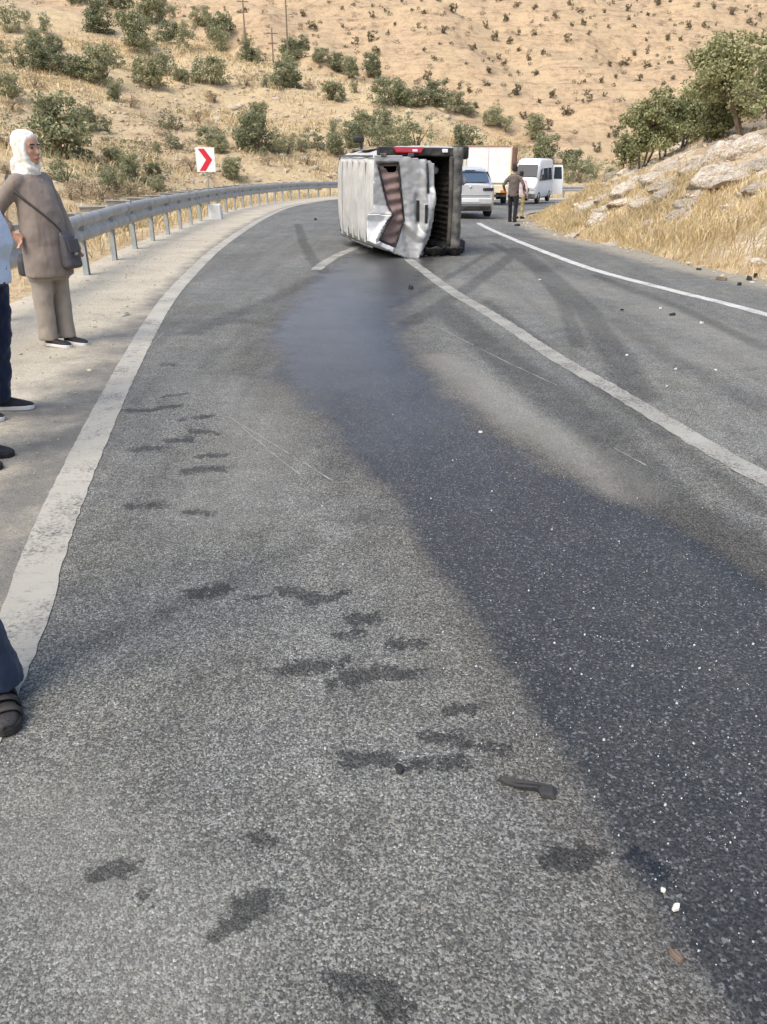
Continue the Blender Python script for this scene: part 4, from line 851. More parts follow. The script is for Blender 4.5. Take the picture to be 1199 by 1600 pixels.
# rear frame: upper pillar trim with lamp, lower bumper, door surround
MB().plate([(.785, -.012, 1.66), (.665, -.03, 1.66), (.645, -.03, .40), (.77, -.012, .36)], -.05).build('pillar_trim', 'black_plastic', van, bevel=.02)
MB().plate(list(reversed([(.785, -.05, 1.42), (.70, -.065, 1.38), (.69, -.065, .98), (.78, -.05, .92)])), .035).build('tail_lamp', 'red_lamp', van, bevel=.02)
MB().plate(list(reversed([(.755, -.05, .64), (.70, -.06, .64), (.70, -.06, .55), (.755, -.05, .55)])), .03).build('reversing_lamp', 'clear_lamp', van, bevel=.012)
MB().plate(list(reversed([(.75, -.062, 1.12), (.71, -.07, 1.12), (.71, -.07, 1.04), (.75, -.062, 1.04)])), .035).build('lamp_lens', 'clear_lamp', van, bevel=.01)
MB().tube([(-.62, -.02, .485), (0, -.03, .475), (.62, -.03, .485)], [.035, .035, .035], 8).build('door_sill', 'liner_grey', van, True)
bp = MB(); V = []
for i in range(25):
    u = i / 24; x = -.80 + 1.58 * u; jag = .03 * math.sin(i * 2.1) + .02 * math.sin(i * 5.3)
    for (y, z) in ((.06, .46), (-.045, .455), (-.085 + jag * .6, .40), (-.07 + jag, .33), (.03, .26 + abs(jag) * .5)): V.append((x, y, z))
bp.add(V, [tuple(map(int, f)) for f in grid_faces(25, 5).reshape(-1, 4)]); bo = bp.build('bumper', 'grey_plastic', van, True); md = bo.modifiers.new('thick', 'SOLIDIFY'); md.thickness = .02
bp = MB(); V = []
for i in range(14):
    u = i / 13; z = .30 + .60 * u
    for k in range(5): V.append((-.80 + .035 * k + .02 * math.sin(i * 1.7 + k), -.06 - .05 * math.sin(i * .9) - .03 * k, z))
bp.add(V, [tuple(map(int, f)) for f in grid_faces(14, 5).reshape(-1, 4)]); bo = bp.build('torn_bumper_skin', 'black_plastic', van, True); md = bo.modifiers.new('thick', 'SOLIDIFY'); md.thickness = .02
MB().box((0, 1.9, .30), (1.3, 3.3, .08)).build('chassis', 'grey_plastic', van, bevel=.02)
MB().tube([(-.6, .75, .36), (.6, .75, .36)], .05, 8).build('axle', 'grey_plastic', van, True)
MB().tube([(.3, .1, .24), (.32, 1.4, .25)], .07, 10).build('silencer', 'galvanised_post', van, True)
for x in (-1, 1):
    for y in (.42, 3.2): wheel(van, (x * .70, y, .35), .30, .19, side=x)
# crumpled tailgate: a sheet with folds and an empty window
def vx(cx, cy): return (.8 - (cy - 190) * .00232, 1.75 - (cx - 395) * .00238)     # the photograph's enlargement to van x, z
def inpoly(p, P):
    x, y = p; c = False
    for (x0, y0), (x1, y1) in zip(P, P[1:] + P[:1]):
        if (y0 > y) != (y1 > y) and x < (x1 - x0) * (y - y0) / (y1 - y0) + x0: c = not c
    return c
OUT = [(402, 248), (600, 248), (770, 275), (808, 300), (806, 480), (796, 640), (775, 760), (690, 893), (640, 896), (520, 850), (395, 782), (352, 770), (345, 600), (400, 560)]
WIN = [(432, 296), (566, 292), (584, 450), (606, 640), (540, 806), (428, 758), (512, 602), (470, 450)]
def fold(cx, cy):   # how far the sheet stands out behind the van, metres
    d = .05 + .07 * max(0, (cy - 560) / 330) + .10 * max(0, (cx - 620) / 190) * max(0, 1 - abs(cy - 560) / 420)
    for (ax, ay, bx, by, amp, wd) in ((345, 590, 520, 600, .10, 45), (400, 780, 520, 600, .09, 40), (600, 650, 700, 745, .07, 40), (690, 893, 800, 480, .08, 45), (605, 640, 650, 896, -.05, 40), (735, 270, 745, 700, .045, 22), (620, 280, 640, 620, .02, 40), (690, 500, 700, 660, -.05, 26)):
        L = math.hypot(bx - ax, by - ay); t = max(0, min(1, ((cx - ax) * (bx - ax) + (cy - ay) * (by - ay)) / L / L)); q = math.hypot(cx - ax - t * (bx - ax), cy - ay - t * (by - ay)); d += amp * max(0, 1 - q / wd)
    return d + .03 * float(fbm(cx * .02, cy * .02, 81, 3)) + .02 * float(fbm(cx * .05, cy * .05, 85, 2))
def sheet(name, mat, P, holes, off, step=9, f=fold, parent=None, thick=.02):
    xs_ = np.arange(min(p[0] for p in P), max(p[0] for p in P) + step, step); ys_ = np.arange(min(p[1] for p in P), max(p[1] for p in P) + step, step)
    V = []; ok = {}; idx = {}
    for i, a in enumerate(xs_):
        for j, b in enumerate(ys_):
            if inpoly((a, b), P) and not any(inpoly((a, b), h) for h in holes): idx[i, j] = len(V); x, z = vx(a, b); V.append((x, -f(a, b) - off, z))
    F = [(idx[i, j], idx[i, j + 1], idx[i + 1, j + 1], idx[i + 1, j]) for (i, j) in idx if (i + 1, j) in idx and (i, j + 1) in idx and (i + 1, j + 1) in idx]
    b = MB(); b.add(V, F); o = b.build(name, mat, parent, True); md = o.modifiers.new('thick', 'SOLIDIFY'); md.thickness = thick; md.offset = 0
    return o
tgt = sheet('tailgate', 'tailgate_silver', OUT, [WIN], 0., 8, parent=van)
grow = lambda P, k: [(sum(p[0] for p in P) / len(P) * (1 - k) + p[0] * k, sum(p[1] for p in P) / len(P) * (1 - k) + p[1] * k) for p in P]
sheet('curtain', 'curtain_fabric', grow(WIN, 1.12), [[(478, 318), (560, 312), (556, 342), (520, 350)]], -.05, 8, lambda a, b: fold(a, b) * .6 + .03 + .022 * math.sin(b * .095 + a * .018 + 2 * float(fbm(a * .012, b * .012, 88, 2))), parent=tgt, thick=.012)
loop = WIN + [WIN[0]]; rim = MB(); pts = []
for a, b in zip(loop[:-1], loop[1:]):
    for k in range(6): q = (a[0] + (b[0] - a[0]) * k / 6, a[1] + (b[1] - a[1]) * k / 6); x, z = vx(*q); pts.append((x, -fold(*q) - .012, z))
rim.tube(pts + [pts[0]], .016, 6, cap=False); rim.build('window_rim', 'black_plastic', tgt, True)
bent = [(345, 592), (508, 604), (398, 772), (430, 764), (540, 812), (528, 846), (395, 786), (352, 768)]
sheet('lit_bent_panel', 'white_paint', bent, [], .03, 7, parent=tgt, thick=.012)  # crumpled tailgate metal catching the light; that brightness is painted in as white
for (a, b, c, d) in ((690, 520, 706, 650), (730, 545, 746, 660)):
    x0, z0 = vx(a, b); x1, z1 = vx(c, d); y0 = -max(fold(a, b), fold((a + c) / 2, (b + d) / 2)) - .03; MB().box(((x0 + x1) / 2, y0, (z0 + z1) / 2), (abs(x1 - x0), .05, abs(z1 - z0))).build('handle_slot', 'black_plastic', tgt, bevel=.008)
q = [vx(740, 300), vx(770, 300), vx(772, 470), vx(742, 470)]
pts = [(vx(a, b)[0], -fold(a, b) - .03, vx(a, b)[1]) for a, b in ((752, 300), (758, 400), (756, 470))]; MB().tube(pts, .014, 6).build('wiper_arm', 'black_plastic', tgt, True)
for a, b in ((470, 246), (650, 246)): x, z = vx(a, b); MB().box((x, -.04, z), (.05, .06, .09)).build('hinge', 'grey_plastic', tgt, bevel=.01)
# glass, mirrors, lamps of the hidden front
for s in (-1, 1):
    slab(van, 'side_window', 'vehicle_glass', [(s * .79, 2.0, 1.08), (s * .79, 2.9, 1.08), (s * .735, 2.6, 1.5), (s * .735, 2.0, 1.55)][::s], .012)
    slab(van, 'side_window', 'vehicle_glass', [(s * .79, .9, 1.1), (s * .79, 1.8, 1.1), (s * .735, 1.8, 1.55), (s * .735, .9, 1.55)][::s], .012)
    MB().box((s * .55, 4.0, .74), (.28, .1, .18)).build('headlamp', 'clear_lamp', van, bevel=.04)
    m_ = MB().tube([(s * .76, 2.95, 1.12), (s * .88, 2.95, 1.15)], .025, 6).build('mirror_arm', 'black_plastic', van, True); MB().box((s * .925, 2.95, 1.18), (.12, .08, .2)).build('mirror_head', 'black_plastic', m_, bevel=.035)
slab(van, 'windscreen', 'vehicle_glass', [(-.62, 2.62, 1.64), (.62, 2.62, 1.64), (.68, 3.18, 1.175), (-.68, 3.18, 1.175)][::-1], .012)
slab(van, 'grille', 'black_plastic', [(-.35, 4.09, .6), (.35, 4.09, .6), (.35, 4.06, .76), (-.35, 4.06, .76)][::-1], .02)

# ---- silver car seen from behind
p = G(736, 345); zc = p.z
car = empty('silver_car', (p.x + .06, p.y + 1.0, zc), math.radians(3), 'silver hatchback parked behind the overturned van, seen from the rear', 'car'); car.scale = (1.03, 1.03, .92)
CW = .69
cs = lambda z1, w=CW, zb=.92, wt=.50, r=.1, z0=.2: section(w, z0, min(zb, z1 - .08), z1, min(wt, w - .05), r)
st = [(-.02, cs(.95, .62, .80, .55, .08, .30)), (.02, cs(.985, .66, .86, .57, .08, .26)), (.10, cs(1.03, .685, .9, .56, .1, .2)), (.32, cs(1.30, .69, .92, .52, .1)), (.5, cs(1.40, .69, .92, .51, .1)), (.9, cs(1.45, .69, .92, .51, .1)), (1.6, cs(1.45, .69, .92, .51, .1)), (2.1, cs(1.38, .69, .92, .50, .1)), (2.8, cs(1.0, .69, .9, .52)), (3.5, cs(.88, .67, .8, .5)), (3.9, cs(.7, .6, .6, .45, .08))]
shell('body', st, 'silver_paint', car, split=38)
slab(car, 'rear_window', 'blue_glass', [(-.52, .045, 1.045), (.52, .045, 1.045), (.47, .27, 1.325), (.2, .285, 1.345), (-.2, .285, 1.345), (-.47, .27, 1.325)], .012)
MB().box((0, .30, 1.40), (.86, .18, .035)).build('spoiler', 'silver_paint', car, bevel=.012)
MB().box((0, .245, 1.372), (.3, .02, .02)).build('brake_lamp', 'dark_lamp', car, bevel=.005)
for s in (-1, 1):
    MB().box((s * .49, -.0, .845), (.30, .10, .085)).build('tail_lamp', 'dark_lamp', car, bevel=.02)
    MB().tube([(s * .68, 2.2, .98), (s * .76, 2.2, .99)], .02, 6).build('mirror_arm', 'black_plastic', car, True); MB().box((s * .79, 2.2, 1.01), (.14, .09, .12)).build('side_mirror', 'silver_paint', car, bevel=.03)
    slab(car, 'side_window', 'blue_glass', [(s * .685, .55, .98), (s * .685, 2.4, .98), (s * .575, 2.0, 1.30), (s * .575, .7, 1.34)][::s], .01)
    for y in (.62, 3.2): wheel(car, (s * .6, y, .28), .285, .18, side=s)
MB().box((0, -.035, .50), (1.24, .10, .20)).build('bumper', 'silver_paint', car, bevel=.04)
MB().box((0, -.03, .30), (1.16, .08, .12)).build('lower_valance', 'black_plastic', car, bevel=.02)
MB().box((0, -.052, .66), (1.1, .02, .014)).build('boot_seam', 'black_plastic', car)
MB().box((-.0, -.092, .53), (.48, .012, .11)).build('number_plate', 'plate_white', car, bevel=.004)
MB().ball((0, -.005, .90), (.045, .035, .045), 12, 8).build('emblem', 'buckle', car, True)

# ---- box truck
p = G(765, 327); tr = empty('box_truck', (p.x + .62, p.y + 6.2, float(zr(p.x, p.y + 6.2))), math.radians(-4), 'white box truck with brown roof trim standing beyond the silver car', 'truck')
MB().box((0, 1.9, 1.66), (2.02, 3.8, 1.52)).build('box_body', 'truck_white', tr, bevel=.03)
MB().box((0, 1.9, 2.44), (2.06, 3.84, .06)).build('roof_trim', 'truck_trim', tr, bevel=.01)
for s in (-1, 1): MB().box((s * 1.02, -.02, 1.68), (.07, .06, 1.5)).build('corner_post', 'truck_cream', tr, bevel=.01)
MB().box((1.16, .0, 1.95), (.24, .22, .98)).build('tarpaulin_roll', 'truck_brown', tr, bevel=.06); MB().box((1.18, -.16, 1.6), (.16, .05, .26)).build('rear_mirror', 'black_plastic', tr, bevel=.02)
MB().box((0, 1.9, .82), (1.96, 3.7, .14)).build('bed_frame', 'truck_cream', tr, bevel=.02)
MB().box((.0, -.03, .66), (1.92, .08, .34)).build('tail_panel', 'truck_cream', tr, bevel=.03)
for s in (-1, 1): MB().box((s * .74, -.08, .56), (.26, .06, .12)).build('tail_lamp', 'orange_lamp', tr, bevel=.02)
for k in (0,): MB().box((k, -.004, 1.66), (.012, .012, 1.46)).build('door_seam', 'truck_trim', tr)
cb_ = MB().box((0, 4.6, 1.15), (1.8, 1.4, 1.5), taper=.94).build('cab', 'truck_white', tr, bevel=.08); slab(cb_, 'windscreen', 'vehicle_glass', [(-.75, 5.31, 1.2), (.75, 5.31, 1.2), (.7, 5.285, 1.75), (-.7, 5.285, 1.75)][::-1], .012)
MB().box((0, -.05, .38), (1.8, .06, .1)).build('underrun_bar', 'black_plastic', tr)
for s in (-1, 1):
    for y in (.8, 4.5): wheel(tr, (s * .82, y, .36), .36, .24, side=s)

# ---- parked minibus facing the camera
v = ray(838, 319); b = march(838, 319, zr); mb = empty('minibus', (b.x - .62, b.y + .4, b.z), math.radians(180 - 24), 'white minibus parked facing the camera with one rear door open', 'minibus')
mb.scale = (.84, .84, .84)
MW = .78
ms = lambda z1, w=MW, zb=1.15, wt=.68, r=.14, z0=.28: section(w, z0, min(zb, z1 - .1), z1, min(wt, w - .04), r)
# local +y is the front; the nose stands at y = 0 and the body runs to negative y
st = [(-4.2, ms(2.40)), (-4.1, ms(2.46)), (-1.4, ms(2.48)), (-1.1, ms(2.42)), (-.85, ms(2.2)), (-.45, ms(1.5, .77)), (-.12, ms(1.14, .74, .95)), (0, ms(.95, .68, .85))]
shell('body', st, 'white_paint', mb, split=38)
slab(mb, 'windscreen', 'dark_glass', [(-.66, -.385, 1.50), (.66, -.385, 1.50), (.6, -.76, 2.14), (-.6, -.76, 2.14)][::-1], .02)
MB().box((0, .0, .42), (1.42, .14, .3)).build('bumper', 'grey_plastic', mb, bevel=.05); slab(mb, 'grille', 'black_plastic', [(-.36, .01, .68), (.36, .01, .68), (.36, -.02, .86), (-.36, -.02, .86)][::-1], .03)
for s in (-1, 1):
    MB().box((s * .54, -.04, .86), (.26, .16, .22)).build('headlamp', 'clear_lamp', mb, bevel=.05)
    slab(mb, 'side_window', 'vehicle_glass', [(s * .775, -1.5, 1.24), (s * .775, -.72, 1.24), (s * .735, -1.0, 1.85), (s * .715, -1.5, 1.95)][::s], .012)
    for k in range(2): slab(mb, 'side_window', 'vehicle_glass', [(s * .775, -2.75 - 1.2 * k, 1.24), (s * .775, -1.7 - 1.2 * k, 1.24), (s * .715, -1.7 - 1.2 * k, 1.95), (s * .715, -2.75 - 1.2 * k, 1.95)][::s], .012)
    m_ = MB().tube([(s * .76, -.75, 1.3), (s * .92, -.72, 1.35)], .025, 6).build('mirror_arm', 'black_plastic', mb, True); MB().box((s * .95, -.72, 1.45), (.14, .1, .34)).build('mirror_head', 'black_plastic', m_, bevel=.03)
    for y in (-.75, -3.4): wheel(mb, (s * .68, y, .33), .33, .2, side=s)
dr = empty('x', (0, 0, 0)); dr.name = 'rear_door'; dr.parent = mb; dr.location = (-.76, -4.15, 0); dr.rotation_euler = (0, 0, math.radians(-8))
dp = MB(); dp.add([(0, 0, .4), (-.72, 0, .4), (-.72, 0, 1.3), (-.62, 0, 2.1), (0, 0, 2.1), (-.08, 0, 1.28), (-.64, 0, 1.28), (-.55, 0, 1.98), (-.08, 0, 1.98)], [(0, 5, 6, 1), (1, 6, 2), (2, 6, 7, 3), (3, 7, 8, 4), (4, 8, 5, 0)])
d_ = dp.build('door_frame', 'white_paint', dr); md = d_.modifiers.new('t', 'SOLIDIFY'); md.thickness = .05
slab(dr, 'door_pane', 'vehicle_glass', [(-.075, .0, 1.27), (-.645, .0, 1.27), (-.555, .0, 1.985), (-.075, .0, 1.985)], .01, 0); slab(dr, 'door_card', 'grey_plastic', [(-.06, .03, .46), (-.66, .03, .46), (-.66, .03, 1.24), (-.06, .03, 1.24)], .012, 0)

def folds(o, st, sz, dirz=None):
    tx = bpy.data.textures.new('folds', 'CLOUDS'); tx.noise_scale = sz; tx.noise_depth = 2
    md = o.modifiers.new('folds', 'DISPLACE'); md.texture = tx; md.strength = st; md.mid_level = .5; md.texture_coords = 'LOCAL'
# ------------------------------------------------------------------ people (built facing +x, left hand towards +y)
def hand(b, wr, d, side, curl=.25, s=1.):
    d = Vector(d).normalized(); up = Vector((0, side, 0)); f = Vector((1, 0, 0)); f = (f - d * f.dot(d)).normalized(); nrm = d.cross(f)
    wr = Vector(wr); b.tube([wr - d * .01, wr + d * .045 * s, wr + d * .085 * s], [.024 * s, .034 * s, .034 * s], 10, sq=(1.15, .55))
    for k, (o, L) in enumerate(((.030, .072), (.010, .082), (-.010, .076), (-.030, .060))):
        r0 = wr + d * .085 * s + f * o * s; m = r0 + d * L * .5 * s + nrm * curl * .02 * -side; e = r0 + d * L * (1 - curl * .3) * s - nrm * side * curl * .07; b.tube([r0 - d * .02, r0, m, e], [.0105 * s, .0105 * s, .0095 * s, .008 * s], 7)
    r0 = wr + d * .03 * s + f * .03 * s; b.tube([r0, r0 + (d * .6 + f * .7) * .04 * s, r0 + (d * .95 + f * .35) * .075 * s], [.014 * s, .0125 * s, .0095 * s], 7)
def head_parts(b, c, s=1., turn=0.):
    cx, cy, cz = c
    b.loft([(cx - .002, cy, cz - .125 * s, .02, .02), (cx + .022 * s, cy, cz - .118 * s, .045 * s, .036 * s), (cx + .016 * s, cy, cz - .095 * s, .072 * s, .054 * s), (cx + .006 * s, cy, cz - .06 * s, .088 * s, .066 * s), (cx, cy, cz - .02 * s, .096 * s, .073 * s), (cx - .002 * s, cy, cz + .03 * s, .1 * s, .077 * s), (cx - .006 * s, cy, cz + .07 * s, .094 * s, .073 * s), (cx - .01 * s, cy, cz + .1 * s, .07 * s, .056 * s), (cx - .01 * s, cy, cz + .118 * s, .03 * s, .026 * s)], 22)
    fx = cx + .095 * s
    b.tube([(fx - .012 * s, cy, cz + .022 * s), (fx + .006 * s, cy, cz - .014 * s), (fx + .016 * s, cy, cz - .034 * s)], [.010 * s, .012 * s, .016 * s], 8)
    b.ball((fx - .008 * s, cy, cz - .07 * s), (.018 * s, .026 * s, .012 * s)); b.ball((fx - .022 * s, cy, cz - .102 * s), (.024 * s, .024 * s, .018 * s))
    for q in (-1, 1):
        b.tube([(fx - .016 * s, cy + q * .012 * s, cz + .028 * s), (fx - .022 * s, cy + q * .05 * s, cz + .026 * s)], .010 * s, 7); b.ball((fx - .036 * s, cy + q * .038 * s, cz - .028 * s), (.026 * s, .024 * s, .02 * s)); b.ball((cx - .012 * s, cy + q * .076 * s, cz - .01 * s), (.02 * s, .01 * s, .032 * s))
def face_details(e, c, s=1.):
    cx, cy, cz = c; fx = cx + .095 * s
    for q in (-1, 1):
        MB().ball((fx - .013 * s, cy + q * .031 * s, cz + .006 * s), (.010 * s, .0145 * s, .007 * s), 8, 6).build('eye', 'eye_dark', e, True); MB().tube([(fx - .002 * s, cy + q * .014 * s, cz + .031 * s), (fx - .008 * s, cy + q * .05 * s, cz + .03 * s)], .0048 * s, 6).build('eyebrow', 'hair', e, True)
    MB().tube([(fx + .002 * s, cy - .02 * s, cz - .072 * s), (fx + .009 * s, cy, cz - .070 * s), (fx + .002 * s, cy + .02 * s, cz - .072 * s)], .006 * s, 6).build('mouth', 'lip', e, True)
def shoe(e, x, y, yaw, mat, sole, L=.27, z=0., low=False):
    r = mkobj('shoe', None, e, (x, y, z)); r.rotation_euler = (0, 0, yaw)
    st_ = [(-.07, .030), (-.055, .038), (0, .036), (.08, .044), (.14, .046), (.18, .036), (.197, .016)]; k = L / .27
    V = []; n = 12
    for (xx, hw) in st_:
        for j in range(n): a = math.pi * j / (n - 1); V.append((xx * k, hw * math.cos(a), .0 if True else 0))
    so = MB(); pts = [(a * k, w_) for a, w_ in st_] + [(a * k, -w_) for a, w_ in st_[::-1]]
    so.add([(a, c, 0) for a, c in pts] + [(a * 1.0, c, .028) for a, c in pts], [tuple(range(len(pts) - 1, -1, -1)), tuple(range(len(pts), 2 * len(pts)))] + [(i, (i + 1) % len(pts), len(pts) + (i + 1) % len(pts), len(pts) + i) for i in range(len(pts))]); so.build('sole', sole, r, bevel=.005)
    up = MB(); V = []; hts = [.075, .095, .10 if not low else .07, .075 if not low else .055, .055, .045, .034]
    for (xx, hw), h_ in zip(st_, hts):
        for j in range(n): a = math.pi * j / (n - 1); V.append((xx * k, (hw - .003) * math.cos(a), .026 + (h_ - .026) * math.sin(a) ** .7))
    up.add(V, [tuple(map(int, f)) for f in grid_faces(len(st_), n).reshape(-1, 4)] + [tuple(range(n)), tuple((len(st_) - 1) * n + j for j in range(n - 1, -1, -1))]); up.build('upper', mat, r, True, sub=1)
    return r
BACK = [((-.10, .05, -.27), (-.05, -.11, -.19)), ((-.10, -.05, -.27), (-.05, .11, -.19))]
def man(loc, yaw, h, label, shirt, trouser, shoes, sole, hips=0., hy=0., legs=((0., .09, .0), (0., -.09, .0)), arms=None, group=None, belly=0., flare=0., hair='hair', lean=0., low=False):
    k = h / 1.74; e = empty('person', loc, yaw, label, 'person', group); hx = hips
    body = MB(); sh = MB(); trs = MB()
    H0 = Vector((hx, 0, .90 * k)); S = Vector((hx + lean, hy, 1.42 * k)); hc = (hx + lean * 1.15 + .02, hy, 1.625 * k)
    head_parts(body, hc, k); body.tube([(S.x - .01, hy, 1.40 * k), (hc[0] - .015, hy, hc[2] - .07 * k)], [.062 * k, .056 * k], 14)
    def L(z): t = (z - .9) / .52; return hx + lean * max(0, t)
    tor = [(.86, .10, .155), (.93, .115, .165), (1.02, .115 + belly, .155), (1.12, .115 + belly * .8, .155), (1.24, .12, .17), (1.34, .115, .185), (1.40, .095, .185), (1.435, .07, .13), (1.455, .05, .07)]
    body.loft([(L(z) + (rx - .11) * .5 + (belly * .3 if 1 < z < 1.15 else 0), hy, z * k, (rx - .012) * k, (ry - .012) * k) for z, rx, ry in tor], 24)
    sh.loft([(L(.80), hy, .80 * k, .128 * k, .172 * k), (L(.82), hy, .82 * k, .130 * k, .174 * k)] + [(L(z) + (rx - .11) * .5 + (belly * .3 if 1 < z < 1.15 else 0), hy, z * k, (rx + .012) * k, (ry + .012) * k) for z, rx, ry in tor[1:-1]], 24)
    arms = arms or [((.0, 1, .02), (.03, 1, .06)), ((.0, -1, .02), (.03, -1, .06))]
    for (el, wr), sd_ in zip(arms, (1, -1)):
        s0 = Vector((S.x - .005, hy + sd_ * .185 * k, 1.385 * k))
        if len(el) == 3 and abs(el[1]) == 1: E = s0 + Vector((el[0] - .02, sd_ * (.05 + el[2]), -.29 * k)); W = E + Vector((wr[0] + .05, sd_ * .0, -.25 * k))
        else: E = s0 + Vector(el) * k; W = E + Vector(wr) * k
        body.tube([s0, E, W], [.045 * k, .036 * k, .026 * k], 12); hand(body, W, (W - E), sd_, .35, k)
        sh.tube([s0 + Vector((0, -sd_ * .03, .0)), s0.lerp(E, .5), E, E.lerp(W, .55), E.lerp(W, .86)], [.066 * k, .058 * k, .052 * k, .046 * k, .042 * k], 12)
    trs.loft([(hx, hy, .80 * k, .12 * k, .165 * k), (hx, hy, .86 * k, .125 * k, .168 * k), (hx, hy, .95 * k, .115 * k, .158 * k), (hx, hy, 1.0 * k, .11 * k, .15 * k)], 22)
    for (fx, fy, fyaw) in legs:
        hp = Vector((hx, hy + math.copysign(.088, fy - hy), .86 * k)); an = Vector((fx, fy, .085)); kn = hp.lerp(an, .5) + Vector((.025, 0, 0))
        body.tube([hp, kn, an], [.078 * k, .052 * k, .036 * k], 12)
        trs.tube([hp, hp.lerp(kn, .5), kn, kn.lerp(an, .4), kn.lerp(an, .75) + Vector((.006, 0, 0)), an + Vector((.004, 0, .0)), an + Vector((.006, 0, -.03))], [.092 * k, .084 * k, .070 * k, .066 * k + flare * .3, .063 * k + flare * .6, .066 * k + flare, .068 * k + flare], 14, cap=False)
        shoe(e, fx + .0, fy, fyaw, shoes, sole, .275 * k, low=low)
    body.build('body', 'skin', e, True, remesh=.009, smit=3); folds(sh.build('shirt', shirt, e, True, remesh=.012, smit=5), .028, .11); folds(trs.build('trousers', trouser, e, True, remesh=.010, smit=4), .03, .075)
    col = MB(); col.tube([(S.x + .055 * math.cos(a), .06 * math.sin(a) + hy, 1.445 * k + .012 * math.cos(a) * -1) for a in np.linspace(0, 6.28, 15)], .014, 6, cap=False); col.build('collar', shirt, e, True)
    hr = MB(); hr.loft([(hc[0] - .03, hy, hc[2] - .06 * k, .074 * k, .074 * k), (hc[0] - .022, hy, hc[2] + .0 * k, .088 * k, .083 * k), (hc[0] - .012, hy, hc[2] + .05 * k, .097 * k, .084 * k), (hc[0] - .01, hy, hc[2] + .09 * k, .090 * k, .074 * k), (hc[0] - .012, hy, hc[2] + .122 * k, .058 * k, .05 * k), (hc[0] - .012, hy, hc[2] + .132 * k, .02 * k, .02 * k)], 22); hr.build('hair', hair, e, True, remesh=.01, smit=2)
    face_details(e, hc, k); return e

# woman in taupe at the guardrail: faces right and a little towards the camera
wp = G(93, 538); wo = empty('person', (wp.x - .02, wp.y, wp.z + .006), math.radians(-22), 'woman in white headscarf and taupe tunic standing at the guardrail', 'person')
WH = 1.0
body = MB(); hc = (-.015, 0, 1.53)
head_parts(body, hc, .96); body.tube([(-.045, 0, 1.30), (-.03, 0, 1.47)], [.06, .052], 12)
tor = [(.80, .12, .165), (.92, .13, .17), (1.02, .125, .155), (1.14, .125, .15), (1.24, .115, .16), (1.31, .085, .155), (1.34, .05, .09)]
body.loft([(-.03 + (.02 if z < 1.1 else 0), 0, z, rx - .015, ry - .015) for z, rx, ry in tor], 22)
tun = MB()
tun.loft([(.035, 0, .575, .175, .205), (.035, 0, .60, .177, .206), (.03, 0, .70, .172, .202), (.02, 0, .82, .170, .195), (.02, 0, .92, .172, .19), (.022, 0, 1.0, .168, .178), (.015, 0, 1.08, .160, .170), (-.0, 0, 1.16, .148, .168), (-.015, 0, 1.23, .130, .176), (-.028, 0, 1.29, .106, .172), (-.035, 0, 1.335, .08, .12), (-.035, 0, 1.36, .066, .075)], 26)
# right arm (towards the camera): hand on hip; left arm hanging behind the bag
sR = Vector((-.04, -.165, 1.285)); eR = Vector((-.185, -.255, 1.055)); wR = Vector((-.075, -.225, .925)); sL = Vector((-.04, .165, 1.285)); eL = Vector((.0, .235, 1.03)); wL = Vector((.11, .22, .83))
for s0, E, Wp, sd_ in ((sR, eR, wR, -1), (sL, eL, wL, 1)):
    body.tube([s0, E, Wp], [.045, .036, .025], 12); hand(body, Wp, (Wp - E), sd_, .8 if sd_ < 0 else .4, .9)
    tun.tube([s0 + Vector((.01, -sd_ * .03, .005)), s0.lerp(E, .5), E, E.lerp(Wp, .5), E.lerp(Wp, .8)], [.068, .064, .058, .052, .048], 14)
tr_ = MB(); tr_.loft([(.02, 0, .55, .15, .18), (.02, 0, .68, .15, .18), (.02, 0, .85, .14, .17)], 20)
for sd_, fx in ((1, .05), (-1, -.015)):
    hp = Vector((.02, sd_ * .085, .8)); an = Vector((fx, sd_ * .072, .05)); body.tube([hp, hp.lerp(an, .5), an + Vector((0, 0, .03))], [.08, .055, .035], 12)
    tr_.tube([hp, hp.lerp(an, .35), hp.lerp(an, .6), hp.lerp(an, .85), an], [.098, .088, .078, .074, .080], 18, sq=(1.12, .86), cap=False)
    shoe(wo, fx + .05, sd_ * .072, -.05 * sd_, 'shoe_black', 'sole_white', .24, low=True)
body.build('body', 'skin', wo, True, remesh=.008, smit=3); folds(tun.build('tunic', 'tunic_fabric', wo, True, remesh=.010, smit=5), .020, .16); folds(tr_.build('trousers', 'trouser_taupe', wo, True, remesh=.011, smit=4), .018, .13)
sc_ = MB(); cx, cy, cz = hc
sc_.loft([(-.05, 0, 1.315, .085, .12), (-.045, 0, 1.345, .092, .112), (-.04, 0, 1.385, .080, .082), (-.028, 0, 1.42, .086, .078), (-.035, 0, 1.46, .090, .084), (-.042, 0, 1.52, .098, .092), (-.044, 0, 1.57, .104, .094), (-.04, 0, 1.615, .098, .086), (-.035, 0, 1.645, .075, .066), (-.035, 0, 1.66, .035, .03)], 24)
lp = [(hc[0] + .055 - .03 * abs(math.sin(a)) * .6, .072 * math.sin(a), hc[2] - .012 + .105 * math.cos(a)) for a in np.linspace(0, 2 * math.pi, 25)]
sc_.tube(lp, .017, 8, cap=False); sc_.tube([(-.11, -.04, 1.42), (-.135, -.02, 1.35), (-.15, 0, 1.27)], [.045, .045, .02], 10); sc_.tube([(.02, -.05, 1.395), (.04, .0, 1.37), (.02, .05, 1.395)], [.024, .028, .024], 10)
folds(sc_.build('headscarf', 'scarf_white', wo, True, remesh=.007, smit=3), .014, .05); face_details(wo, hc, .96)
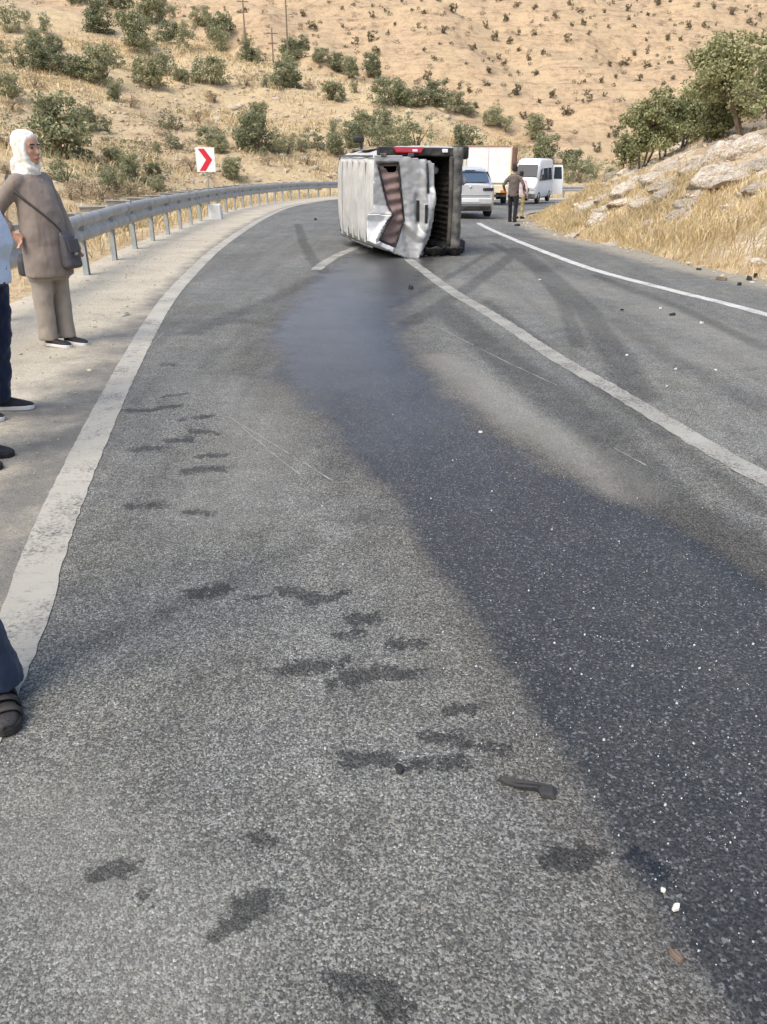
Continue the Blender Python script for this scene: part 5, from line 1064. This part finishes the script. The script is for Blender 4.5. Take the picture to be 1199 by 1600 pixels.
cl = MB(); cl.add([(.035, -.05, 1.335), (.075, -.005, 1.29), (.02, -.09, 1.30), (-.02, -.1, 1.33)], [(0, 1, 2, 3)]); cl.add([(.035, .05, 1.335), (.075, .005, 1.29), (.02, .09, 1.30), (-.02, .1, 1.33)], [(3, 2, 1, 0)]); o = cl.build('collar', 'tunic_fabric', wo); q = o.modifiers.new('t', 'SOLIDIFY'); q.thickness = .012
MB().tube([wR + Vector((.028 * math.cos(a), .0, .03 * math.sin(a))) for a in np.linspace(0, 6.28, 13)], .005, 5, cap=False).build('bracelet', 'debris_brown', wo, True)
wo.rotation_euler = (0, math.radians(2.0), math.radians(-22))
# crossbody bag
bg_ = empty('shoulder_bag', tuple(wo.location), math.radians(-22), 'dark grey shoulder bag hanging at the woman’s front hip'.replace('’', "'"), 'bag')
TR = [(.58, .035, .177, .206), (.70, .03, .172, .202), (.82, .02, .170, .195), (.92, .02, .172, .19), (1.0, .022, .168, .178), (1.08, .015, .160, .170), (1.16, 0, .148, .168), (1.23, -.015, .130, .176), (1.29, -.028, .106, .172), (1.335, -.035, .08, .12), (1.36, -.035, .066, .075)]
st_ = []
for u in np.linspace(0, 1, 13):
    zz = 1.335 - .44 * u; ph = math.radians(-105 + 118 * u); cx_, rx_, ry_ = (np.interp(zz, [t_[0] for t_ in TR], [t_[q] for t_ in TR]) for q in (1, 2, 3)); st_.append((cx_ + (rx_ + .026) * math.cos(ph), (ry_ + .026) * math.sin(ph), zz))
st_ += [(.215, .06, .87)]
sb = MB()
V = []; F = []
for i, pnt in enumerate(st_): V += [Vector(pnt) + Vector((.0, -.01, .02)), Vector(pnt) + Vector((.01, .01, -.02))]
for i in range(len(st_) - 1): F.append((2 * i, 2 * i + 1, 2 * i + 3, 2 * i + 2))
sb.add(V, F); o = sb.build('strap', 'bag_leather', bg_, True); q = o.modifiers.new('t', 'SOLIDIFY'); q.thickness = .008; q.offset = 1
MB().loft([(.258, .05, .635, .052, .072), (.260, .05, .655, .062, .084), (.252, .05, .76, .054, .082), (.236, .05, .88, .040, .074), (.222, .05, .92, .020, .065)], 20, 3.2).build('bag_body', 'bag_leather', bg_, True, remesh=.01, smit=3)
MB().plate([(.293, -.01, .86), (.309, -.01, .76), (.309, .11, .76), (.293, .11, .86)], .01).build('flap', 'bag_leather', bg_, bevel=.004); MB().box((.318, .05, .75), (.012, .03, .02)).build('clasp', 'buckle', bg_)
b2 = empty('handbag', (wp.x - .02, wp.y, wp.z), math.radians(-22), 'dark grey handbag hanging behind the woman in taupe', 'bag')
MB().loft([(-.20, .06, .56, .05, .10), (-.20, .06, .58, .062, .12), (-.19, .05, .68, .058, .115), (-.18, .05, .76, .03, .10)], 18, 3.).build('bag_body', 'bag_leather', b2, True, remesh=.01, smit=3)
MB().tube([(-.18, -.03, .75), (-.17, .0, .86), (-.16, .05, .90), (-.17, .10, .86), (-.18, .13, .75)], .008, 6).build('handle', 'bag_leather', b2, True)

# men at the left edge
g = G(4, 652); man((g.x - .09, g.y + .02, g.z + .004), math.radians(4), 1.74, 'man in pale blue shirt, navy trousers and white-soled trainers at left edge', 'pale_blue_shirt', 'navy_trouser', 'shoe_black', 'sole_white', hips=.15, legs=((.03, .13, .06), (-.07, -.10, -.02)), belly=.03, lean=-.02, arms=BACK)
g = G(-42, 724); man((g.x, g.y, g.z + .004), math.radians(0), 1.72, 'person whose black shoe tip shows below the blue-shirted man', 'grey_shirt', 'black_cloth', 'shoe_black', 'shoe_black', hips=-.10, legs=((-.02, .1, 0), (.0, -.09, 0)), arms=BACK)
g = G(6, 1092); man((g.x - .01, g.y + .0, g.z + .004), math.radians(-62), 1.74, 'person in dark blue trousers and black strapped sandal, nearest to the camera', 'grey_shirt', 'blue_trouser', 'sandal_black', 'sandal_black', hips=-.06, hy=-.17, legs=((0., .0, .05), (-.16, -.30, -.2)), flare=.014, low=True, arms=BACK)
nearp = [o for o in COL.objects if o.get('label', '').startswith('person in dark blue')][0]
for sh_ in [c for c in nearp.children if c.name.startswith('shoe')]:
    for x, wd, zz in ((.05, .043, .070), (.10, .046, .060), (.145, .044, .052)):
        MB().tube([(x, wd * math.cos(a), .026 + (zz - .02) * math.sin(a) ** .7) for a in np.linspace(.02, math.pi - .02, 11)], .0085, 6, sq=(1.6, .6)).build('strap', 'black_plastic', sh_, True)
# people by the parked vehicles
g = G(800, 347); man((g.x, g.y, g.z), math.radians(70), 1.42, 'man in brown shirt and dark trousers walking beside the silver car', 'brown_shirt', 'black_cloth', 'shoe_black', 'shoe_black', legs=((.08, .08, 0), (-.06, -.08, 0)), arms=[((-.06, .16, -.24), (.14, -.03, -.16)), ((-.06, -.16, -.24), (.14, .03, -.16))])
g = G(812, 343); man((g.x + .05, g.y + .5, float(zr(g.x, g.y + .5))), math.radians(60), 1.30, 'person in pale pink top and khaki trousers beside the brown-shirted man', 'pink_shirt', 'khaki_trouser', 'shoe_black', 'shoe_black')

# ------------------------------------------------------------------ debris on the road
def chip(px, py, wm, dm, hm, mat, label, seed, cat='debris', yaw=None, shape=None, bank=False, name='debris_piece'):
    p = G(px, py); r = random.Random(seed)
    if bank: p.z = max(p.z, float(HF(np.array([p.x]), np.array([p.y]))[0]))
    n = 7; pts = shape or [(math.cos(2 * math.pi * k / n + r.uniform(-.3, .3)) * r.uniform(.6, 1), math.sin(2 * math.pi * k / n + r.uniform(-.3, .3)) * r.uniform(.6, 1)) for k in range(n)]
    n = len(pts); b = MB(); b.add([(x * wm / 2, y * dm / 2, 0) for x, y in pts] + [(x * wm / 2 * .86, y * dm / 2 * .86, hm * r.uniform(.6, 1.2)) for x, y in pts], [tuple(range(n - 1, -1, -1)), tuple(range(n, 2 * n))] + [(i, (i + 1) % n, n + (i + 1) % n, n + i) for i in range(n)])
    o = b.build(name, mat, None, bevel=min(hm, dm) * .15, loc=(p.x, p.y, p.z + .003)); o.rotation_euler = (r.uniform(-.06, .06), r.uniform(-.06, .06), r.uniform(0, 6.28) if yaw is None else yaw); return tag(o, label, cat, 'broken pieces on the road')
chip(822, 1234, .155, .05, .014, 'debris_dark', 'dark plastic strip with a notched end lying in the foreground', 1, yaw=-.22, shape=[(-1, .5), (-.95, .9), (-.2, .75), (.5, .9), (1, .7), (1, -.9), (.55, -1), (.4, -.2), (-.3, -.2), (-.75, .15)])
chip(625, 1204, .045, .036, .016, 'debris_dark', 'small dark brown lump left of the plastic strip', 2, name='stone_lump')
chip(1056, 1420, .034, .021, .008, 'debris_pale', 'bright whitish fragment on the wet asphalt at lower right', 3); chip(1056, 1497, .05, .018, .012, 'debris_brown', 'brown splinter at the lower right by the wet edge', 4, yaw=-1.0); chip(1036, 1393, .02, .014, .006, 'debris_pale', 'tiny pale flake above the bright whitish fragment', 33)
chip(642, 452, 0.085, 0.075, 0.045, 'debris_dark', 'small black lump on the wet road behind the van', 5); chip(751, 677, 0.031, 0.021, .012, 'debris_pale', 'small white bit at the middle of the wet trail', 6); chip(493, 344, .12, .10, .06, 'debris_dark', 'dark bit on the empty lane left of the van', 7)
chip(1051, 493, 0.076, 0.045, 0.024, 'debris_dark', 'black bit near the right edge line, right of its twin', 8); chip(972, 485, 0.060, 0.038, 0.018, 'debris_dark', 'black bit between centre line and right edge line, left of its twin', 9)
chip(1096, 506, 0.062, 0.042, .02, 'debris_pale', 'largest white flake near the right edge line', 10); chip(1032, 483, 0.043, 0.030, .02, 'debris_pale', 'white flake just above the black bits in the right lane', 11); chip(1056, 578, 0.034, 0.021, .012, 'debris_pale', 'white flake lower in the right lane near the picture edge', 12); chip(1118, 579, 0.043, 0.012, .01, 'debris_pale', 'thin white sliver by the right border of the photo', 13); chip(1042, 605, 0.043, 0.018, .01, 'debris_pale', 'long pale flake nearest to the centre line', 14)
chip(980, 556, 0.050, 0.030, .01, 'debris_pale', 'pale flake in the dark tyre track of the right lane', 15); chip(844, 438, 0.056, 0.042, .015, 'debris_pale', 'pale flake in the right lane near the van', 16)
chip(1127, 438, 0.170, 0.075, 0.042, 'debris_brown', 'dark red-brown chunk at the foot of the dry grass', 17, bank=True); chip(1155, 446, 0.068, 0.053, 0.036, 'debris_dark', 'small black chunk lowest of the roadside pieces', 18, bank=True); chip(1170, 438, 0.128, 0.075, 0.048, 'debris_dark', 'grey-black chunk in the roadside heap at right', 19, bank=True); chip(1176, 442, 0.102, 0.060, 0.018, 'debris_pale', 'white scrap under the roadside heap at right', 20, bank=True); chip(1180, 434, 0.102, 0.060, 0.060, 'debris_dark', 'upright black shard on top of the roadside heap', 21, bank=True)
chip(1092, 422, 0.136, 0.075, 0.024, 'debris_dark', 'flat dark piece at the edge of the dry grass', 22, bank=True); chip(808, 353, .35, .2, .05, 'debris_dark', 'dark flat piece on the road by the walking man', 23)
# crumbs of window glass over the foreground, far too many to count
rng = np.random.default_rng(77); n = 2400
y = 1.0 + rng.gamma(1.7, .75, n); x = rng.uniform(-1.0, 2.6, n) * (.5 + .25 * y); sdg = poly_sd(x, y, WET)
k = rng.uniform(0, 1, n) < np.where(sdg > 0, .95, np.clip(.62 + sdg * .4, .12, 1)); x, y = x[k], y[k]; ok = (sdist(x, y, LLINE) < -.2) & (y < 9); x, y = x[ok], y[ok]; n = len(x)
s = rng.choice([.0013, .0020, .0030, .0048], n, p=[.45, .36, .16, .03]); P = np.stack([x, y, zr(x, y) + s * .5 + .001], -1)
ang = rng.uniform(0, 6.28, (n, 1)); quad = np.array([[1, .2], [.1, .9], [-.9, .1], [-.2, -1.]]) ; c_, s_ = np.cos(ang), np.sin(ang); qx = quad[None, :, 0] * c_ - quad[None, :, 1] * s_; qy = quad[None, :, 0] * s_ + quad[None, :, 1] * c_
lo = np.stack([P[:, None, 0] + qx * s[:, None], P[:, None, 1] + qy * s[:, None], np.repeat(P[:, 2:3] - s[:, None] * .5, 4, 1)], -1); hi = np.stack([P[:, None, 0] + qx * s[:, None] * .8, P[:, None, 1] + qy * s[:, None] * .8, np.repeat(P[:, 2:3], 4, 1) + rng.uniform(.1, 1., (n, 4)) * s[:, None]], -1)
V = np.concatenate([lo, hi], 1).reshape(-1, 3); b = np.arange(n)[:, None] * 8; F = np.concatenate([b + np.array(f) for f in ([4, 5, 6, 7], [0, 1, 5, 4], [1, 2, 6, 5], [2, 3, 7, 6], [3, 0, 4, 7])], 1).ravel()
tag(mkobj('shattered_glass', np_mesh('shattered_glass', V, F, 4, 'glass_chip')), 'crumbs of shattered window glass sprinkled over the foreground asphalt', 'glass', kind='stuff')
